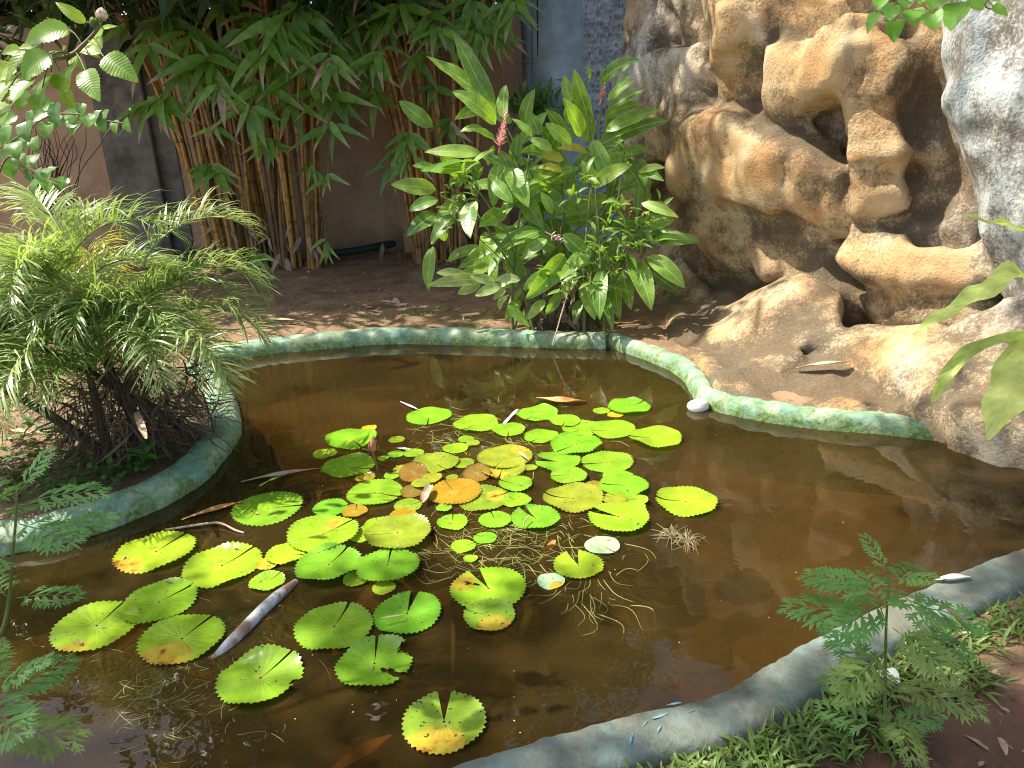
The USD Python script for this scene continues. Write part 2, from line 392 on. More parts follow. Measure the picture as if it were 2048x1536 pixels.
leafmat("palm_leaf_yellow", [(.50, .50, .06), (.58, .55, .09)], (1.5, 1.3, .5), tfac=.35, rough=.3)
leafmat("palm_dead", [(.10, .07, .05), (.17, .12, .08), (.06, .042, .03), (.3, .25, .2)], (1., .9, .7), tfac=.1, rough=.6)
leafmat("grass_blade", [(.07, .145, .03), (.11, .20, .04), (.17, .25, .06), (.045, .095, .022)], (1.6, 1.6, .6), tfac=.35, rough=.4)
leafmat("weed_leaf", [(.07, .15, .03), (.11, .22, .045), (.16, .28, .07)], (1.6, 1.6, .6), tfac=.35, rough=.45)
leafmat("tree_leaf", [(.035, .08, .02), (.06, .12, .03)], (1.5, 1.6, .6), tfac=.3, rough=.45)


def culm_mat(name, a, b, c):
    mat(name, {"ge": ("geometry", {}), "oi": ("object_info", {}), "n": ("noise_texture", {"scale": 5.0, "detail": 6.0, "roughness": .7}),
               "mp": ("mapping", {"scale": (1., 1., .35)}), "r": ("rgb_ramp", {"ramp": [(.32, c), (.45, b), (.62, a)]}),
               "ad": ("math", {"math_type": "multiply_add", "value2": .22}), "sb": ("math", {"math_type": "subtract", "value2": .11}),
               "nd": ("attribute", {"attribute": "node"}), "dk": ("mix", {"color2": (.035, .026, .014)}),
               "p": ("principled_bsdf", {"roughness": .4})},
        [("ge.position", "mp.vector"), ("mp.vector", "n.vector"), ("oi.random", "ad.value1"), ("n.fac", "ad.value3"), ("ad.value", "sb.value1"), ("sb.value", "r.fac"),
         ("r.color", "dk.color1"), ("nd.fac", "dk.fac"), ("dk.color", "p.base_color")])


culm_mat("culm_yellow", (.58, .33, .07), (.42, .21, .045), (.16, .09, .03))
culm_mat("culm_dull", (.34, .22, .08), (.22, .13, .05), (.08, .05, .025))


def rock_mat():
    n = {"ge": ("geometry", {}), "pa": ("attribute", {"attribute": "pale"}), "st": ("attribute", {"attribute": "grime"}),
         "a": ("noise_texture", {"scale": 3.0, "detail": 8.0, "roughness": .62}), "ro": ("rgb_ramp", {"ramp": [(.30, (.38, .205, .085)), (.44, (.49, .31, .14)), (.56, (.53, .39, .215)), (.70, (.53, .45, .32))]}),
         "mp": ("mapping", {"scale": (7., 7., 2.2)}), "b": ("noise_texture", {"scale": 1.0, "detail": 7.0, "roughness": .6}),
         "rp": ("rgb_ramp", {"ramp": [(.28, (.12, .145, .15)), (.40, (.28, .32, .32)), (.52, (.46, .49, .47)), (.68, (.64, .65, .59))]}),
         "mx": ("mix", {}),
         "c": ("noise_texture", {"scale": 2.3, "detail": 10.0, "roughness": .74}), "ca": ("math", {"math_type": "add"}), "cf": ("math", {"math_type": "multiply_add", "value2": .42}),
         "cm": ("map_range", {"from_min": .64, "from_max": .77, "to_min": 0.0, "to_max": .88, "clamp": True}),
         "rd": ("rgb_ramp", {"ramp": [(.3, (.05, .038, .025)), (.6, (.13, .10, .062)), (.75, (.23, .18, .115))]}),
         "f": ("noise_texture", {"scale": 60.0, "detail": 4.0, "roughness": .7}), "mx2": ("mix", {}),
         "sp": ("noise_texture", {"scale": 38.0, "detail": 3.0, "roughness": .8}), "spm": ("map_range", {"from_min": .62, "from_max": .70, "to_min": 0.0, "to_max": .55, "clamp": True}), "mx3": ("mix", {"color2": (.06, .045, .03)}),
         "ad": ("math", {"math_type": "add"}), "bp": ("bump", {"strength": .8, "distance": .018}),
         "p": ("principled_bsdf", {"roughness": .85, "specular_ior_level": .25})}
    L = [("ge.position", "a.vector"), ("a.fac", "ro.fac"), ("ge.position", "mp.vector"), ("mp.vector", "b.vector"), ("b.fac", "rp.fac"), ("pa.fac", "mx.fac"),
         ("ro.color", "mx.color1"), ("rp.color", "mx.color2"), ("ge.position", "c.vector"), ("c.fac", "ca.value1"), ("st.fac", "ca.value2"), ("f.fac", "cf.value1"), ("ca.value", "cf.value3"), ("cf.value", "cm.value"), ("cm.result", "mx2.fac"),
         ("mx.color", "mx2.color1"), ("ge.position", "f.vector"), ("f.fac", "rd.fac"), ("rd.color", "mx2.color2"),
         ("ge.position", "sp.vector"), ("sp.fac", "spm.value"), ("spm.result", "mx3.fac"), ("mx2.color", "mx3.color1"), ("mx3.color", "p.base_color"),
         ("f.fac", "ad.value1"), ("b.fac", "ad.value2"), ("ad.value", "bp.height"), ("bp.normal", "p.normal")]
    mat("rock", n, L)


rock_mat()


def kerb_mat(name, paint, bare, moss, wet=.03):
    """Painted concrete: chipped paint, moss towards the water."""
    n = {"ge": ("geometry", {}), "a": ("noise_texture", {"scale": 7.0, "detail": 7.0, "roughness": .7}), "r": ("rgb_ramp", {"ramp": paint}),
         "b": ("noise_texture", {"scale": 5.0, "detail": 9.0, "roughness": .75}), "bm": ("map_range", {"from_min": .50, "from_max": .56, "to_min": 0.0, "to_max": .85, "clamp": True}),
         "m1": ("mix", {"color2": bare}), "s": ("separate_xyz", {}), "c": ("noise_texture", {"scale": 9.0, "detail": 8.0, "roughness": .75}),
         "zz": ("math", {"math_type": "multiply_add", "value2": -2.3}), "zm": ("map_range", {"from_min": .28, "from_max": .5, "to_min": 0.0, "to_max": .9, "clamp": True}),
         "mr": ("rgb_ramp", {"ramp": moss}), "m2": ("mix", {}), "f": ("noise_texture", {"scale": 50.0, "detail": 5.0, "roughness": .7}),
         "bp": ("bump", {"strength": .5, "distance": .012}), "p": ("principled_bsdf", {"roughness": .6, "specular_ior_level": .35})}
    L = [("ge.position", "a.vector"), ("a.fac", "r.fac"), ("ge.position", "b.vector"), ("b.fac", "bm.value"), ("bm.result", "m1.fac"), ("r.color", "m1.color1"),
         ("ge.position", "s.vector"), ("s.z", "zz.value1"), ("ge.position", "c.vector"), ("c.fac", "zz.value3"), ("zz.value", "zm.value"), ("zm.result", "m2.fac"),
         ("f.fac", "mr.fac"), ("m1.color", "m2.color1"), ("mr.color", "m2.color2"), ("m2.color", "p.base_color"), ("ge.position", "f.vector"), ("f.fac", "bp.height"), ("bp.normal", "p.normal")]
    mat(name, n, L)


kerb_mat("kerb_green", [(.3, (.09, .23, .17)), (.43, (.17, .33, .23)), (.56, (.32, .42, .27)), (.66, (.43, .47, .31)), (.76, (.13, .31, .31))], (.17, .20, .105),
         [(.35, (.03, .05, .012)), (.5, (.10, .17, .03)), (.7, (.25, .36, .09))])
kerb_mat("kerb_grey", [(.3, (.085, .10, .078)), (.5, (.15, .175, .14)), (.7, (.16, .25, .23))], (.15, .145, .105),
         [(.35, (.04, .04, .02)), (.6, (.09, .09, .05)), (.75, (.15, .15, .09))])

mat("pond_water", {"ge": ("geometry", {}), "n1": ("noise_texture", {"scale": 3.0, "detail": 2.0}), "n2": ("noise_texture", {"scale": 14.0, "detail": 2.0}),
                   "am": ("math", {"math_type": "multiply_add", "value2": .15}), "bp": ("bump", {"strength": .05, "distance": .05}),
                   "fr": ("fresnel", {"IOR": 1.34}), "t": ("transparent_bsdf", {"color": (.50, .39, .17)}),
                   "nm": ("noise_texture", {"scale": 1.3, "detail": 5.0, "roughness": .6}), "rm": ("rgb_ramp", {"ramp": [(.35, (.026, .018, .005)), (.65, (.062, .041, .0115))]}),
                   "d": ("diffuse_bsdf", {}), "m0": ("mix_closure", {"fac": .42}), "g": ("glossy_bsdf", {"color": (1, 1, 1), "roughness": .0}), "m": ("mix_closure", {})},
    [("ge.position", "n1.vector"), ("ge.position", "n2.vector"), ("n2.fac", "am.value1"), ("n1.fac", "am.value3"), ("am.value", "bp.height"), ("bp.normal", "g.normal"),
     ("ge.position", "nm.vector"), ("nm.fac", "rm.fac"), ("rm.color", "d.color"), ("t.BSDF", "m0.closure1"), ("d.BSDF", "m0.closure2"),
     ("fr.fac", "m.fac"), ("m0.closure", "m.closure1"), ("g.BSDF", "m.closure2")], surface="m.closure")


def padmat(name, centre, body, rim, vein, spot=.0, tfac=.25, rough=.28):
    """Lily pad: uv.x round the pad, uv.y from the middle to the rim; yellowing by the vertex value 'yellowing'."""
    n = {"uv": ("texture_coordinate", {}), "s": ("separate_xyz", {}), "r": ("rgb_ramp", {"ramp": [(0., centre), (.22, body), (.8, body), (1., rim)]}),
         "w": ("math", {"math_type": "multiply", "value2": 44.0 * PI}), "sn": ("math", {"math_type": "sine"}), "vm": ("map_range", {"from_min": .72, "from_max": 1.0, "to_min": 0.0, "to_max": .22, "clamp": True}),
         "vr": ("map_range", {"from_min": .25, "from_max": .85, "to_min": 1.0, "to_max": 0.05, "clamp": True}), "vv": ("math", {"math_type": "multiply"}), "m1": ("mix", {"color2": vein}),
         "ge": ("geometry", {}), "oi": ("object_info", {}), "nz": ("noise_texture", {"scale": 11.0, "detail": 5.0, "roughness": .6}),
         "nr": ("map_range", {"from_min": .3, "from_max": .7, "to_min": .72, "to_max": 1.22}), "cn": ("combine_xyz", {}), "mu": ("vector_math", {"math_type": "multiply"}),
         "or": ("map_range", {"from_min": 0., "from_max": 1., "to_min": .8, "to_max": 1.18}), "co": ("combine_xyz", {"z": 1.0}), "mu2": ("vector_math", {"math_type": "multiply"}),
         "ya": ("attribute", {"attribute": "yellowing"}), "yz": ("noise_texture", {"scale": 22.0, "detail": 4.0}), "ym": ("math", {"math_type": "multiply_add", "value2": 1.6}),
         "yr": ("map_range", {"from_min": .75, "from_max": 1.25, "to_min": 0.0, "to_max": 1.0, "clamp": True}), "yc": ("rgb_ramp", {"ramp": [(.35, (.26, .10, .02)), (.45, (.50, .33, .035)), (.65, (.50, .45, .045))]}), "m2": ("mix", {}),
         "sz": ("noise_texture", {"scale": 60.0, "detail": 2.0, "roughness": .6}), "sm": ("map_range", {"from_min": .70 - spot, "from_max": .74 - spot, "to_min": 0.0, "to_max": .9, "clamp": True}), "m3": ("mix", {"color2": (.05, .035, .015)}),
         "bh": ("math", {"math_type": "multiply_add", "value2": .14}), "bp": ("bump", {"strength": .30, "distance": .006}),
         "p": ("principled_bsdf", {"roughness": rough, "specular_ior_level": .35}), "t": ("translucent_bsdf", {}), "m": ("mix_closure", {"fac": tfac})}
    L = [("uv.UV", "s.vector"), ("s.y", "r.fac"), ("s.x", "w.value1"), ("w.value", "sn.value1"), ("sn.value", "vm.value"), ("s.y", "vr.value"), ("vm.result", "vv.value1"), ("vr.result", "vv.value2"),
         ("vv.value", "m1.fac"), ("r.color", "m1.color1"), ("ge.position", "nz.vector"), ("nz.fac", "nr.value"), ("nr.result", "cn.x"), ("nr.result", "cn.y"), ("nr.result", "cn.z"),
         ("m1.color", "mu.vector1"), ("cn.vector", "mu.vector2"), ("oi.random", "or.value"), ("or.result", "co.x"), ("mu.vector", "mu2.vector1"), ("co.vector", "mu2.vector2"),
         ("ya.fac", "ym.value1"), ("ge.position", "yz.vector"), ("yz.fac", "ym.value3"), ("ym.value", "yr.value"), ("yz.fac", "yc.fac"), ("yr.result", "m2.fac"), ("mu2.vector", "m2.color1"), ("yc.color", "m2.color2"),
         ("ge.position", "sz.vector"), ("sz.fac", "sm.value"), ("sm.result", "m3.fac"), ("m2.color", "m3.color1"),
         ("m3.color", "p.base_color"), ("m3.color", "t.color"), ("sn.value", "bh.value1"), ("nz.fac", "bh.value3"), ("bh.value", "bp.height"), ("bp.normal", "p.normal"),
         ("p.BSDF", "m.closure1"), ("t.BSDF", "m.closure2")]
    n["co"] = ("combine_xyz", {"y": 1.0, "z": 1.0})
    mat(name, n, L, surface="m.closure")


padmat("pad_bright", (.42, .56, .05), (.25, .48, .022), (.23, .44, .025), (.42, .58, .06))
padmat("pad_green", (.34, .52, .035), (.21, .43, .025), (.20, .40, .03), (.34, .51, .05))
padmat("pad_lime", (.46, .58, .05), (.31, .49, .024), (.29, .45, .027), (.46, .58, .06))
padmat("pad_olive", (.42, .46, .05), (.29, .36, .03), (.28, .30, .03), (.42, .46, .06))
padmat("pad_spotted", (.36, .46, .05), (.24, .38, .03), (.25, .36, .04), (.36, .46, .07), spot=.06)
padmat("pad_orange", (.54, .44, .05), (.37, .25, .022), (.33, .25, .028), (.54, .43, .06))
padmat("pad_brown", (.36, .24, .05), (.27, .155, .025), (.2, .11, .02), (.36, .22, .05), rough=.15)
padmat("pad_yellow", (.62, .50, .05), (.56, .44, .03), (.5, .36, .02), (.65, .5, .06), spot=.03)
padmat("pad_mint", (.52, .70, .40), (.46, .66, .36), (.46, .66, .36), (.5, .7, .42), rough=.5)

# ---------------------------------------------------------------- pond outline, kerbs, water, bed, ground
ring_px = [((0, 1112), 0), ((130, 1087), 0), ((250, 1046), 0), ((360, 997), 0), ((440, 938), 0), ((480, 880), 0), ((487, 845), 0), ((475, 800), 0), ((450, 770), 0), ((425, 748), 0), ((432, 732), 0), ((468, 722), 0),
           ((540, 708), 0), ((700, 693), 0), ((800, 688), 0), ((900, 690), 0), ((1000, 692), 0), ((1100, 697), 0), ((1170, 699), 0), ((1212, 699), 0)]
right_px = [((1206, 693), 0), ((1240, 703), 0), ((1300, 724), 0), ((1362, 752), 0), ((1382, 797), 0), ((1416, 820), 0), ((1521, 844), 0), ((1639, 860), 0), ((1826, 874), 0), ((1935, 890), 0), ((2020, 893), 0)]
near_px = [(2048, 1094), (1963, 1120), (1889, 1151), (1771, 1194), (1662, 1245), (1600, 1277), (1498, 1342), (1404, 1392), (1248, 1424), (1060, 1476), (880, 1536)]
left_pts = [(-3.6, 2.05), (-2.9, 2.45)] + [tuple(at(*p, z)[:2]) for p, z in ring_px]
right_pts = [tuple(at(*p, z)[:2]) for p, z in right_px]
rock_pts = [(2.9, 3.35), (3.15, 3.1), (2.6, 2.72)]
near_pts = [tuple(at(*p, .1)[:2]) for p in near_px] + [(-.75, 1.36), (-1.5, 1.25), (-2.6, 1.3), (-3.6, 1.6)]


def chaikin(p, it=2):
    p = np.asarray(p, float)
    for _ in range(it):
        q = np.empty((2 * len(p) - 2, 2))
        q[0::2], q[1::2] = .75 * p[:-1] + .25 * p[1:], .25 * p[:-1] + .75 * p[1:]
        p = np.vstack([p[:1], q, p[-1:]])
    return p


def resample(p, step):
    d = np.concatenate([[0], np.cumsum(np.linalg.norm(np.diff(p, axis=0), axis=1))])
    s = np.linspace(0, d[-1], max(3, int(d[-1] / step)))
    return np.stack([np.interp(s, d, p[:, k]) for k in range(2)], 1)


left_c, right_c, near_c = (resample(chaikin(p), .018) for p in (left_pts, right_pts, near_pts))
pond = Polygon(np.vstack([left_c, right_c, rock_pts, near_c])).buffer(0)


def kerb(line, prof, seed, rough_amp=.014):
    line = np.vstack([line])
    t = unit(np.gradient(line, axis=0))
    nrm = np.stack([-t[:, 1], t[:, 0]], 1)      # the ring runs clockwise: outside is on the left
    mid = line + nrm * .05
    if np.mean(shapely.contains_xy(pond, mid[:, 0], mid[:, 1])) > .5:
        nrm = -nrm
    prof = np.asarray(prof, float)
    seg = []
    for a, b in zip(prof[:-1], prof[1:]):
        k = max(1, int(np.linalg.norm(b - a) / .016))
        seg += [a + (b - a) * i / k for i in range(k)]
    prof = np.array(seg + [prof[-1]])
    v = np.empty((len(line), len(prof), 3))
    v[:, :, :2] = line[:, None] + nrm[:, None] * prof[None, :, :1]
    v[:, :, 2] = prof[None, :, 1]
    q = v.reshape(-1, 3)
    h = meshkit.fbm(q * 5, 4, seed) - .5
    h2 = meshkit.fbm(q * 1.6, 3, seed + 9) - .5
    w = v.copy()
    w[:, :, :2] += nrm[:, None] * (h.reshape(v.shape[:2])[..., None] * rough_amp * 2 + h2.reshape(v.shape[:2])[..., None] * .05)
    hf = (meshkit.fbm(q * 24, 3, seed + 4) - .5).reshape(v.shape[:2])
    pit = np.clip(meshkit.noise(q * 13, seed + 6) - .72, 0, 1).reshape(v.shape[:2])
    w[:, :, :2] -= nrm[:, None] * (hf * .012)[..., None]
    w[:, :, 2] += hf * .012 - pit * .05
    w[:, :, 2] += h.reshape(v.shape[:2]) * rough_amp * 3
    V, Fc = w.reshape(-1, 3), grid_faces(len(line), len(prof))
    n0 = len(prof)
    for row, flip in ((0, 0), (len(line) - 1, 1)):
        i = row * n0
        fan = np.array([[i, i + k + 1, i + k] if flip == 0 else [i, i + k, i + k + 1] for k in range(1, n0 - 1)])
        Fc = np.vstack([Fc, fan])
    return V, Fc


round_prof = [(-.06, -.45), (-.025, -.12), (0, 0), (.012, .055), (.035, .088), (.08, .104), (.125, .10), (.165, .075), (.185, .02), (.19, -.08)]
thin_prof = [(-.05, -.45), (-.02, -.12), (0, 0), (.012, .05), (.035, .08), (.07, .09), (.10, .085), (.13, .05), (.14, -.05)]
flat_prof = [(-.01, -.45), (-.005, 0), (0, .085), (.012, .1), (.06, .103), (.13, .1), (.15, .09), (.158, .06), (.162, -.08)]
obj("pond_kerb", kerb(left_c, round_prof, 3), "kerb_green", smooth=True, label="rounded concrete kerb in chipped green paint curving along the left and far sides of the pond", cat="kerb")
obj("pond_kerb", kerb(right_c, thin_prof, 5), "kerb_green", smooth=True, label="thin turquoise painted kerb between the pond and the foot of the rock wall", cat="kerb")
nk = thing("pond_kerb", "flat grey concrete kerb with faded paint along the near edge of the pond, in shade", "kerb")
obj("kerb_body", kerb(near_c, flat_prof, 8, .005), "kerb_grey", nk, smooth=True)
nk_v = kerb(near_c, flat_prof, 8, .005)[0]


def kerb_z(x, y):
    d = np.hypot(nk_v[:, 0] - x, nk_v[:, 1] - y)
    return nk_v[d < .03, 2].max() if (d < .03).any() else .1


for k, (px, py, s, a) in enumerate([(1318, 1432, .026, .35), (1262, 1480, .022, 1.3), (1318, 1457, .016, 1.0), (1384, 1420, .012, .4), (1350, 1405, .024, .2), (1290, 1446, .012, .9)]):
    c = at(px, py, .105)
    th = np.linspace(0, 2 * PI, 23)[:-1]
    rr = s * (.4 + .6 * rng.random(22))
    P = np.stack([rr * np.cos(th) * 1.3, rr * np.sin(th) * .2], 1) @ np.array([[math.cos(a), math.sin(a)], [-math.sin(a), math.cos(a)]])
    P = np.vstack([[[0, 0]], P * .5, P]) + c[:2]
    v = np.array([[x, y, kerb_z(x, y) + .0015] for x, y in P])
    n = 22
    f = [[0, 1 + i, 1 + (i + 1) % n] for i in range(n)]
    for i in range(n):
        j = (i + 1) % n
        f += [[1 + i, 1 + n + i, 1 + n + j], [1 + i, 1 + n + j, 1 + j]]
    obj("paint_splash", (v, np.array(f)), "blue_paint", nk, smooth=True)


def flat_poly(poly, z, step=None):
    v, f = trimesh.creation.triangulate_polygon(poly, engine="earcut")
    return np.column_stack([v, np.full(len(v), z)]), f


wv, wf = flat_poly(pond.buffer(.015), 0.0)
obj("pond_water", (wv, wf), "pond_water", smooth=False, kind="structure")
# bed: a dish of mud
bx, by = np.meshgrid(np.linspace(-3.9, 3.6, 110), np.linspace(1.0, 6.4, 80), indexing="ij")
pts = shapely.points(bx.ravel(), by.ravel())
dist_in = shapely.distance(pts, pond.exterior).reshape(bx.shape)
bz = -.30 - .10 * np.clip(dist_in / .8, 0, 1) + .05 * (meshkit.fbm(np.stack([bx, by, 0 * bx], -1) * 2.2, 4, 4) - .5)
obj("pond_bed", (np.stack([bx, by, bz], -1).reshape(-1, 3), grid_faces(110, 80)), "mud", kind="structure")

gx = np.unique(np.concatenate([np.arange(-4.2, 3.6, .035), -4.2 - np.geomspace(.05, 60, 30), 3.6 + np.geomspace(.05, 60, 30)]))
gy = np.unique(np.concatenate([np.arange(.4, 9.6, .04), .4 - np.geomspace(.05, 40, 24), 9.6 + np.geomspace(.05, 80, 26)]))
GX, GY = np.meshgrid(gx, gy, indexing="ij")
q = np.stack([GX, GY, 0 * GX], -1)
GZ = .055 + .05 * (meshkit.fbm(q * 1.1, 4, 1) - .5) + .035 * (meshkit.fbm(q * 7, 4, 2) - .5) + .02 * np.clip((GY - 6) / 2, 0, 1)
gf = grid_faces(*GX.shape)
cen = np.stack([GX, GY], -1).reshape(-1, 2)[gf].mean(1)
gf = gf[~shapely.contains_xy(pond.buffer(.07), cen[:, 0], cen[:, 1])]
obj("ground", (np.stack([GX, GY, GZ], -1).reshape(-1, 3), gf), "soil", kind="structure")


def ground_z(x, y):
    p = np.stack([np.asarray(x, float), np.asarray(y, float), 0 * np.asarray(x, float)], -1)
    return .055 + .05 * (meshkit.fbm(p * 1.1, 4, 1) - .5) + .035 * (meshkit.fbm(p * 7, 4, 2) - .5) + .02 * np.clip((p[..., 1] - 6) / 2, 0, 1)


# ---------------------------------------------------------------- boundary wall, pipes, blue walls
bw = thing("boundary_wall", "tan plastered boundary wall with pillars standing in shade behind the bamboo", "wall")
YW = 9.45
wall_parts = [(-9.5, -4.55), (-3.85, -1.18), (-1.04, -.36), (.0, 1.3)]
for x0, x1 in wall_parts:
    obj("wall_panel", box(x0, x1, YW, YW + .15, -.1, 2.75, .01), "plaster_tan", bw, smooth=30)
obj("pillar", box(-4.61, -4.02, YW - .10, YW + .16, -.1, 2.8, .015), "concrete_grey", bw, smooth=30, label="grey mould-stained pillar")
for k in range(4):
    obj("pillar_joint", box(-4.60, -4.03, YW - .102, YW - .09, .42 + k * .55, .432 + k * .55, .002), "concrete_grey", bw, smooth=30)
obj("wall_strip", box(-4.06, -3.79, YW - .02, YW + .15, -.1, 2.75, .01), "concrete_grey", bw, smooth=30)
obj("pillar", box(-1.23, -.99, YW - .12, YW + .16, -.1, 2.7, .015), "pillar_ochre", bw, smooth=30)
obj("pillar", box(-.41, .06, YW - .25, YW + .16, -.1, 2.58, .015), "pillar_ochre", bw, smooth=30, label="ochre end pillar with sunlit patches")
obj("pillar_cap", box(-.44, .09, YW - .28, YW + .19, 2.585, 2.64, .012), "pillar_ochre", bw, smooth=30)
p = tube(curve([at(640, 508, .16), at(700, 503, .15), at(790, 486, .17)], 10), .045, 10)
obj("ground_pipe", p, "pipe_dark", label="dark green plastic pipe lying along the foot of the tan wall", cat="pipe")
dp = thing("drain_pipe", "grey plastic downpipe beside the ochre pillar", "pipe")
x = dep(1052, 100, 9.0)[0]
obj("pipe", tube([(x, 8.95, .0), (x, 8.95, 1.4), (x, 8.95, 3.3)], .075, 14), "pipe_grey", dp)
for z in (.9, 2.1):
    obj("bracket", tube([(x, 8.95, z), (x, 8.95, z + .05)], .084, 14), "pipe_grey", dp)
for k, off in enumerate((0.105, .135, .165)):
    pts_ = [(x + off + .01 * math.sin(z * 2.3 + k), 8.84 - .01 * k, z) for z in np.linspace(.1, 3.2, 14)]
    if k == 0:
        cb = thing("cable", "black cables running down the wall beside the grey downpipe", "cable")
    obj("cable_strand", tube(pts_, .011, 6), "cable", cb)
# smooth blue column and rough blue stucco wall
bc = []
for zz in np.linspace(-.1, 3.2, 40):
    th = np.linspace(-.15 * PI, 1.15 * PI, 26)
    rr = .36 + .03 * math.sin(zz * 1.7)
    bc.append(np.stack([.70 + rr * np.cos(th), 8.95 - rr * .6 * np.sin(th), np.full(26, zz)], 1))
bcv = np.array(bc).reshape(-1, 3)
bcv[:, 1] -= .04 * (meshkit.fbm(bcv * [5, 5, .8], 3, 4) - .5)
obj("blue_wall", (bcv, grid_faces(40, 26)), "blue_plaster", label="smooth blue-grey plastered column streaked with green, beside the downpipe", cat="wall")
sx_, sz_ = np.meshgrid(np.linspace(.88, 1.75, 130), np.linspace(-.1, 3.2, 400), indexing="ij")
pp = np.stack([sx_, 0 * sx_, sz_], -1)
dab = np.abs(meshkit.noise(pp * [34, 1, 19], 3) - .5) * 2
dab = (1 - dab) ** 2 * .05 + .03 * meshkit.noise(pp * [60, 1, 40], 8)
sy_ = 8.62 - dab - .25 * (sx_ - .88)
obj("blue_stucco_wall", (np.stack([sx_, sy_, sz_], -1).reshape(-1, 3), grid_faces(130, 400)), "blue_stucco", label="pale blue wall of rough dabbed stucco between the column and the rocks", cat="wall")

# ---------------------------------------------------------------- the moulded rock wall
RL, RU, RN = np.array([1.15, 7.6, 0]), np.array([.482, -.876, 0]), np.array([-.876, -.482, 0])


def rock_at(px, py, p):
    """Local (along, out, up) of a photograph point standing p metres out of the wall's plane, and its depth."""
    d = ray(px, py)
    k = (RL @ RN + p - EYE @ RN) / (d @ RN)
    w = EYE + d * k
    return np.array([(w - RL) @ RU, p, w[2]]), k


VX = .026
us, ns_, zs = np.arange(-.7, 5.0, VX), np.arange(-.35, 2.3, VX), np.arange(-.34, 3.3, VX)
shape = (len(us), len(ns_), len(zs))
Ug, Ng, Zg = np.meshgrid(us.astype(np.float32), ns_.astype(np.float32), zs.astype(np.float32), indexing="ij")
fld = np.full(shape, 9., np.float32)
own = np.zeros(shape, np.int16)
pal = np.zeros(shape, np.float32)
palw = np.zeros(shape, np.float32)
best = np.full(shape, 9., np.float32)


def smin(a, b, k):
    h = np.clip(.5 + .5 * (b - a) / k, 0, 1)
    return b * (1 - h) + a * h - k * h * (1 - h)


def lay(d, sl, idx, pale, k):
    fld[sl] = smin(fld[sl], d, k)
    b = best[sl]
    own[sl] = np.where(d < b, idx, own[sl])
    best[sl] = np.minimum(b, d)
    w = np.exp(-np.clip(d, -.1, 1) / .07)
    pal[sl] += w * pale
    palw[sl] += w


# base face: uneven plane, and the sloping ledge down to the kerb
uz = np.stack([us[:, None] + 0 * zs, 0 * us[:, None] + 0 * zs, 0 * us[:, None] + zs], -1)
bumpf = .20 * (meshkit.fbm(uz * [1.1, 1, .9], 3, 21) - .5) + .10 * (meshkit.fbm(uz * [3, 1, 1.2], 3, 22) - .5)
lay((Ng - .09 - bumpf[:, None, :].astype(np.float32) + np.clip(.16 - Ug, 0, 1) * 3), np.s_[:, :, :], 0, .12, .05)
ux, nx = np.meshgrid(us, ns_, indexing="ij")
wxy = RL[:2] + ux[..., None] * RU[:2] + nx[..., None] * RN[:2]
pp_ = shapely.points(wxy.reshape(-1, 2))
sd = shapely.distance(pp_, pond).reshape(ux.shape) - shapely.distance(pp_, pond.exterior).reshape(ux.shape) * shapely.contains_xy(pond, wxy[..., 0].ravel(), wxy[..., 1].ravel()).reshape(ux.shape)
hh = np.where(sd < .06, -.5, .04 + .13 * np.clip((sd - .08) / 1.2, 0, 1) ** .8) + .10 * (meshkit.fbm(np.stack([wxy[..., 0], wxy[..., 1], 0 * ux], -1) * 2.2, 4, 31) - .5) * np.clip((sd - .06) / .2, 0, 1)
hh = np.where(wxy[..., 0] < 1.0 + .18 * (wxy[..., 1] - 4.9), -.3, hh)
hh = np.where(ux < .35, np.minimum(hh, -.1 + (ux + .7) * .2), hh)
hh = gaussian_filter(hh, 1.8)
lay(((Zg - hh[:, :, None].astype(np.float32)) * .85).astype(np.float32), np.s_[:, :, :], 1, .1, .06)

